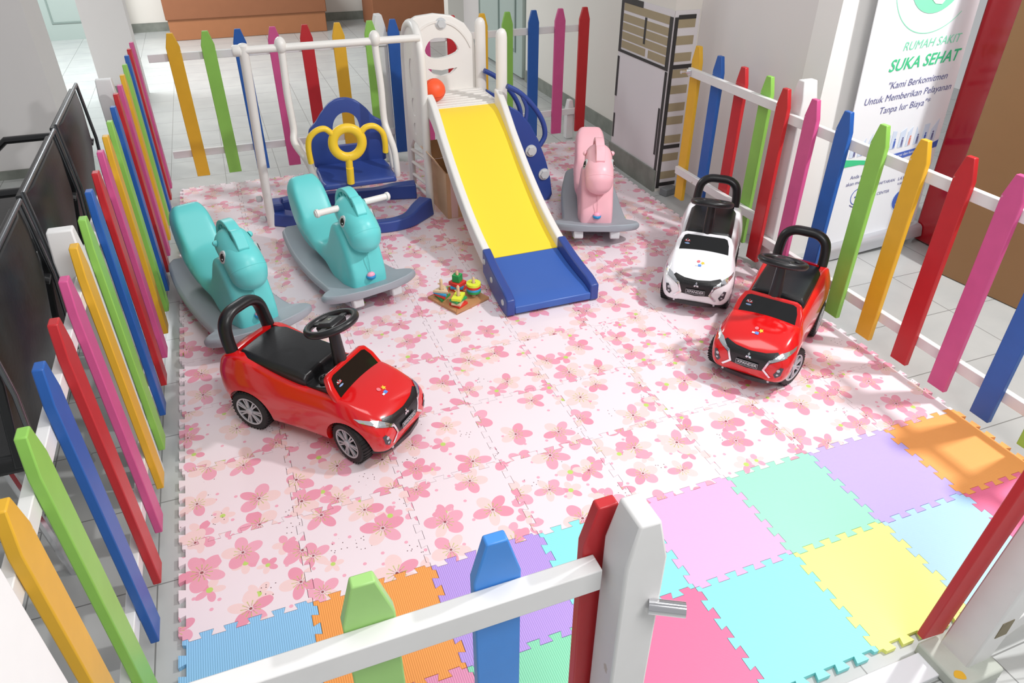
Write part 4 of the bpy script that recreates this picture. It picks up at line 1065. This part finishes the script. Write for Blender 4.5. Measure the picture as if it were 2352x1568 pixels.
    dsh = MB().loft([[(x, -w, 0.19), (x, w, 0.19), (x, w, z1), (x, -w, z1)] for x, w, z1 in ((0.026, 0.093, 0.214), (0.07, 0.096, 0.220), (0.118, 0.10, 0.236), (0.132, 0.10, 0.232))])
    dsh.lathe([(0.028, 0.0), (0.030, 0.012), (0.024, 0.014), (0.022, 0.006)], (0.082, -0.055, 0.220), 18).lathe([(0.028, 0.0), (0.030, 0.012), (0.024, 0.014), (0.022, 0.006)], (0.082, 0.055, 0.220), 18)
    obj('dashboard', dsh, BLACK, r, bevel=0.003)
    # steering
    Rs = Matrix.Rotation(-0.30, 3, 'Y'); c0 = Vector((0.080, 0, 0.392))
    sw = MB().torus(c0, 0.073, 0.0115, Rs, 44, 12, flat=1.0)
    swo = obj('steering_wheel', sw, BLACK, r)
    hb_ = MB()
    def sb(c, s2, bev=0): hb_.box(c0 + Rs @ Vector(c), s2, Rs)
    hb_.loft([[tuple(c0 + Rs @ Vector((x, y, z))) for x, y, z in q] for q in (
        [(-0.030, -0.034, -0.012), (-0.030, 0.034, -0.012), (0.030, 0.034, -0.012), (0.030, -0.034, -0.012)],
        [(-0.032, -0.036, 0.004), (-0.032, 0.036, 0.004), (0.032, 0.036, 0.004), (0.032, -0.036, 0.004)],
        [(-0.022, -0.024, 0.014), (-0.022, 0.024, 0.014), (0.022, 0.024, 0.014), (0.022, -0.024, 0.014)])])
    for s_ in (-1, 1): sb((0.004, s_ * 0.050, -0.001), (0.026, 0.036, 0.008))
    sb((-0.048, 0, -0.001), (0.034, 0.026, 0.008))
    q = obj('steering_hub', hb_, BLACK, r, bevel=0.004, seg=3); q.parent = swo
    eb = MB()
    for k in range(3):
        a = PI + k * 2 * PI / 3; L, w = 0.008, 0.0028
        dm = [(0, 0), (math.cos(a) * L * .5 - math.sin(a) * w, math.sin(a) * L * .5 + math.cos(a) * w), (math.cos(a) * L, math.sin(a) * L), (math.cos(a) * L * .5 + math.sin(a) * w, math.sin(a) * L * .5 - math.cos(a) * w)]
        eb.raw([c0 + Rs @ Vector((p[0], p[1], 0.0148)) for p in dm], [(0, 1, 2, 3)])
    q = obj('horn_badge', eb, CHROME, r, recalc=False); q.parent = swo
    obj('steering_column', MB().tube([c0 + Vector((0.002, 0, -0.006)), (0.088, 0, 0.31), (0.094, 0, 0.222)], [0.016, 0.019, 0.024], 14), BLACK, r)
    # backrest handle
    path = spline([(-0.250, -0.084, 0.235), (-0.262, -0.083, 0.29), (-0.268, -0.074, 0.338), (-0.272, -0.045, 0.362), (-0.273, 0.0, 0.366), (-0.272, 0.045, 0.362), (-0.268, 0.074, 0.338), (-0.262, 0.083, 0.29), (-0.250, 0.084, 0.235)], 6)
    obj('backrest_handle', MB().tube(path, 0.019, 14, flat=(0.95, 1.2)), BLACK, r)
    # wheels
    for x in (-0.187, 0.187):
        for s_ in (-1, 1):
            w = MB().lathe([(0.050, s_ * -0.022), (0.064, s_ * -0.022), (0.070, s_ * -0.016), (0.0715, 0), (0.070, s_ * 0.016), (0.064, s_ * 0.022), (0.050, s_ * 0.022), (0.048, s_ * 0.016), (0.010, s_ * 0.012)], (0, 0, 0), 40, 'y')
            for k in range(36):
                a = 2 * PI * k / 36
                w.box((0.0705 * math.cos(a), 0, 0.0705 * math.sin(a)), (0.004, 0.038, 0.0030), Matrix.Rotation(-a, 3, 'Y'))
            wo = obj('wheel', w, RUBBER, r, ang=30); wo.location = (x, s_ * 0.113, 0.072)
            if x > 0: wo.name = 'wheel'; wo.rotation_euler.z = 0.0; wo['steer'] = 1
            hc = MB().lathe([(0.050, s_ * 0.0225), (0.0515, s_ * 0.018), (0.046, s_ * 0.017), (0.045, s_ * 0.0215)], (0, 0, 0), 40, 'y', ring=True)
            hc.lathe([(0.012, s_ * 0.016), (0.012, s_ * 0.024), (0.008, s_ * 0.0255)], (0, 0, 0), 20, 'y')
            for k in range(7):
                for da in (-0.14, 0.14):
                    a = 2 * PI * k / 7 + da * 0.9
                    hc.box((0.028 * math.cos(a), s_ * 0.0185, 0.028 * math.sin(a)), (0.040, 0.005, 0.0052), Matrix.Rotation(-a, 3, 'Y'))
            hco = obj('hubcap', hc, SILVER, r); hco.parent = wo; lab(hco, 'silver spoked hubcap')
    # mud flap corners at the rear, axle blocks
    obj('axle', MB().tube([(-0.187, -0.10, 0.072), (-0.187, 0.10, 0.072)], 0.006, 8).tube([(0.187, -0.10, 0.072), (0.187, 0.10, 0.072)], 0.006, 8), SILVER, r)
    return r
def steer(car, a):
    for w in car.children:
        if 'steer' in w.keys(): w.rotation_euler.z = a
carA = make_car('red ride-on toy car in the left foreground, seen from its side', GLOSSR)
carA.location = (0.443, 0.688, 0.0115); carA.rotation_euler.z = math.radians(-45.2)
carB = dup(carA, (2.055, 0.530, 0.0115), math.radians(-143.5), 'red ride-on toy car at the right by the picket fence')
carW = dup(carA, (2.112, 1.062, 0.0115), math.radians(-130), 'white ride-on toy car between the pink horse and a red car')
for c in carW.children:
    if c.name.split('.')[0] in ('car_body', 'windscreen_frame'): setmat(c, GLOSSW)
steer(carA, -0.26); steer(carB, -0.30); steer(carW, -0.10)

# ------------------------------------------------------------------ wooden peg sorter
tb = thing('peg_board', 'wooden board with four pegs for stacking shapes, left of the slide end', 'toy', (1.078, 1.283, 0.012), 0.42)
obj('board', MB().prism(closed_spline([(-0.088, -0.075), (-0.075, -0.088), (0.075, -0.088), (0.088, -0.075), (0.088, 0.075), (0.075, 0.088), (-0.075, 0.088), (-0.088, 0.075)], 3), 0, 0.012), BOARDW, tb, bevel=0.002)
PG = {'ff': (-0.042, -0.048), 'fr': (0.050, -0.040), 'bl': (-0.055, 0.042), 'br': (0.040, 0.050)}
for k, (x, y) in PG.items():
    mb = MB().tube([(x, y, 0.012), (x, y, 0.095), (x, y, 0.100)], [0.0065, 0.0065, 0.0035], 12)
    if k != 'fr':
        for z, a in ((0.060, 0.2), (0.075, 2.2), (0.085, 4.1)): mb.tube([(x, y, z), (x + 0.014 * math.cos(a), y + 0.014 * math.sin(a), z + 0.003)], 0.003, 8)
    lab(obj('peg', mb, WOOD, tb), 'bare wood peg')
TC = dict(green=(40, 160, 84), red=(228, 56, 46), blue=(60, 170, 216), yellow=(226, 236, 60), wood=(222, 196, 160))
TM = {k: mat('toy_' + k, v, 0.4) for k, v in TC.items()}
Mb = Matrix.Translation(tb.location) @ Matrix.Rotation(0.42, 4, 'Z')
def piece(shape, peg, z, col, label, a=0.0, h=0.010, dx=0, dy=0):
    px, py = PG[peg]; r = 0.030
    if shape == 'disc': pts = circ(0, 0, r, 28)
    elif shape == 'square': pts = [(-0.027, -0.027), (0.027, -0.027), (0.027, 0.027), (-0.027, 0.027)]
    elif shape == 'rect': pts = [(-0.032, -0.020), (0.032, -0.020), (0.032, 0.020), (-0.032, 0.020)]
    elif shape == 'tri': pts = [(-0.034, -0.022), (0.034, -0.022), (0.0, 0.036)]
    elif shape == 'cube': pts = [(-0.0165, -0.0165), (0.0165, -0.0165), (0.0165, 0.0165), (-0.0165, 0.0165)]
    n = len(pts) if len(pts) > 8 else 4 * len(pts)
    if len(pts) <= 8:     # resample the outline so that a round hole can be matched to it
        P = []
        m_ = 6
        for i in range(len(pts)):
            a_, b_ = pts[i], pts[(i + 1) % len(pts)]
            for k in range(m_): P.append((a_[0] + (b_[0] - a_[0]) * k / m_, a_[1] + (b_[1] - a_[1]) * k / m_))
        pts = P
    hole = [(0.0085 * p[0] / math.hypot(*p), 0.0085 * p[1] / math.hypot(*p)) for p in pts]
    o = obj('stacking_shape', MB().prism(pts, 0, h, 'xy', hole=hole), TM[col], bevel=0.0012)
    o.location = Mb @ Vector((px + dx, py + dy, z)); o.rotation_euler.z = 0.42 + a
    tag(o, label, 'toy block', 'stacking shapes on the peg board'); return o
piece('square', 'ff', 0.0122, 'red', 'red stacking shape lowest on the nearest peg', 0.15)
piece('rect', 'ff', 0.0225, 'wood', 'bare wood stacking shape on the nearest peg, above red one', 0.5)
piece('rect', 'ff', 0.0328, 'green', 'green stacking shape on the nearest peg, under yellow one', 0.1)
piece('rect', 'ff', 0.0431, 'yellow', 'yellow stacking shape topmost on the nearest peg', 0.55, 0.012)
piece('disc', 'fr', 0.0322, 'green', 'green disc lowest on the right peg')
piece('disc', 'fr', 0.0425, 'blue', 'blue disc on the right peg, above green one')
piece('disc', 'fr', 0.0528, 'red', 'red disc on the right peg, under yellow one')
piece('disc', 'fr', 0.0631, 'yellow', 'yellow disc topmost on the right peg', h=0.012)
obj('peg_collar', MB().lathe([(0.010, 0.012), (0.010, 0.032), (0.0066, 0.032)], (PG['fr'][0], PG['fr'][1], 0), 14), WOOD, tb)
piece('tri', 'bl', 0.0122, 'green', 'green triangle lowest on the left peg', 0.3)
piece('tri', 'bl', 0.0225, 'red', 'red triangle on the left peg, above green one', 0.6)
piece('tri', 'bl', 0.0328, 'blue', 'blue triangle on the left peg, under bare wood one', 0.8)
piece('tri', 'bl', 0.0431, 'wood', 'bare wood triangle topmost on the left peg', 1.1)
piece('square', 'br', 0.0122, 'red', 'red square lowest on the farthest peg', 0.2, 0.012)
piece('square', 'br', 0.0245, 'blue', 'blue square on the farthest peg', 0.7, 0.010)
piece('square', 'br', 0.0348, 'red', 'red square under the green cube on the farthest peg', 0.1, 0.016)
piece('cube', 'br', 0.0512, 'green', 'green cube topmost on the farthest peg', 0.35, 0.032)
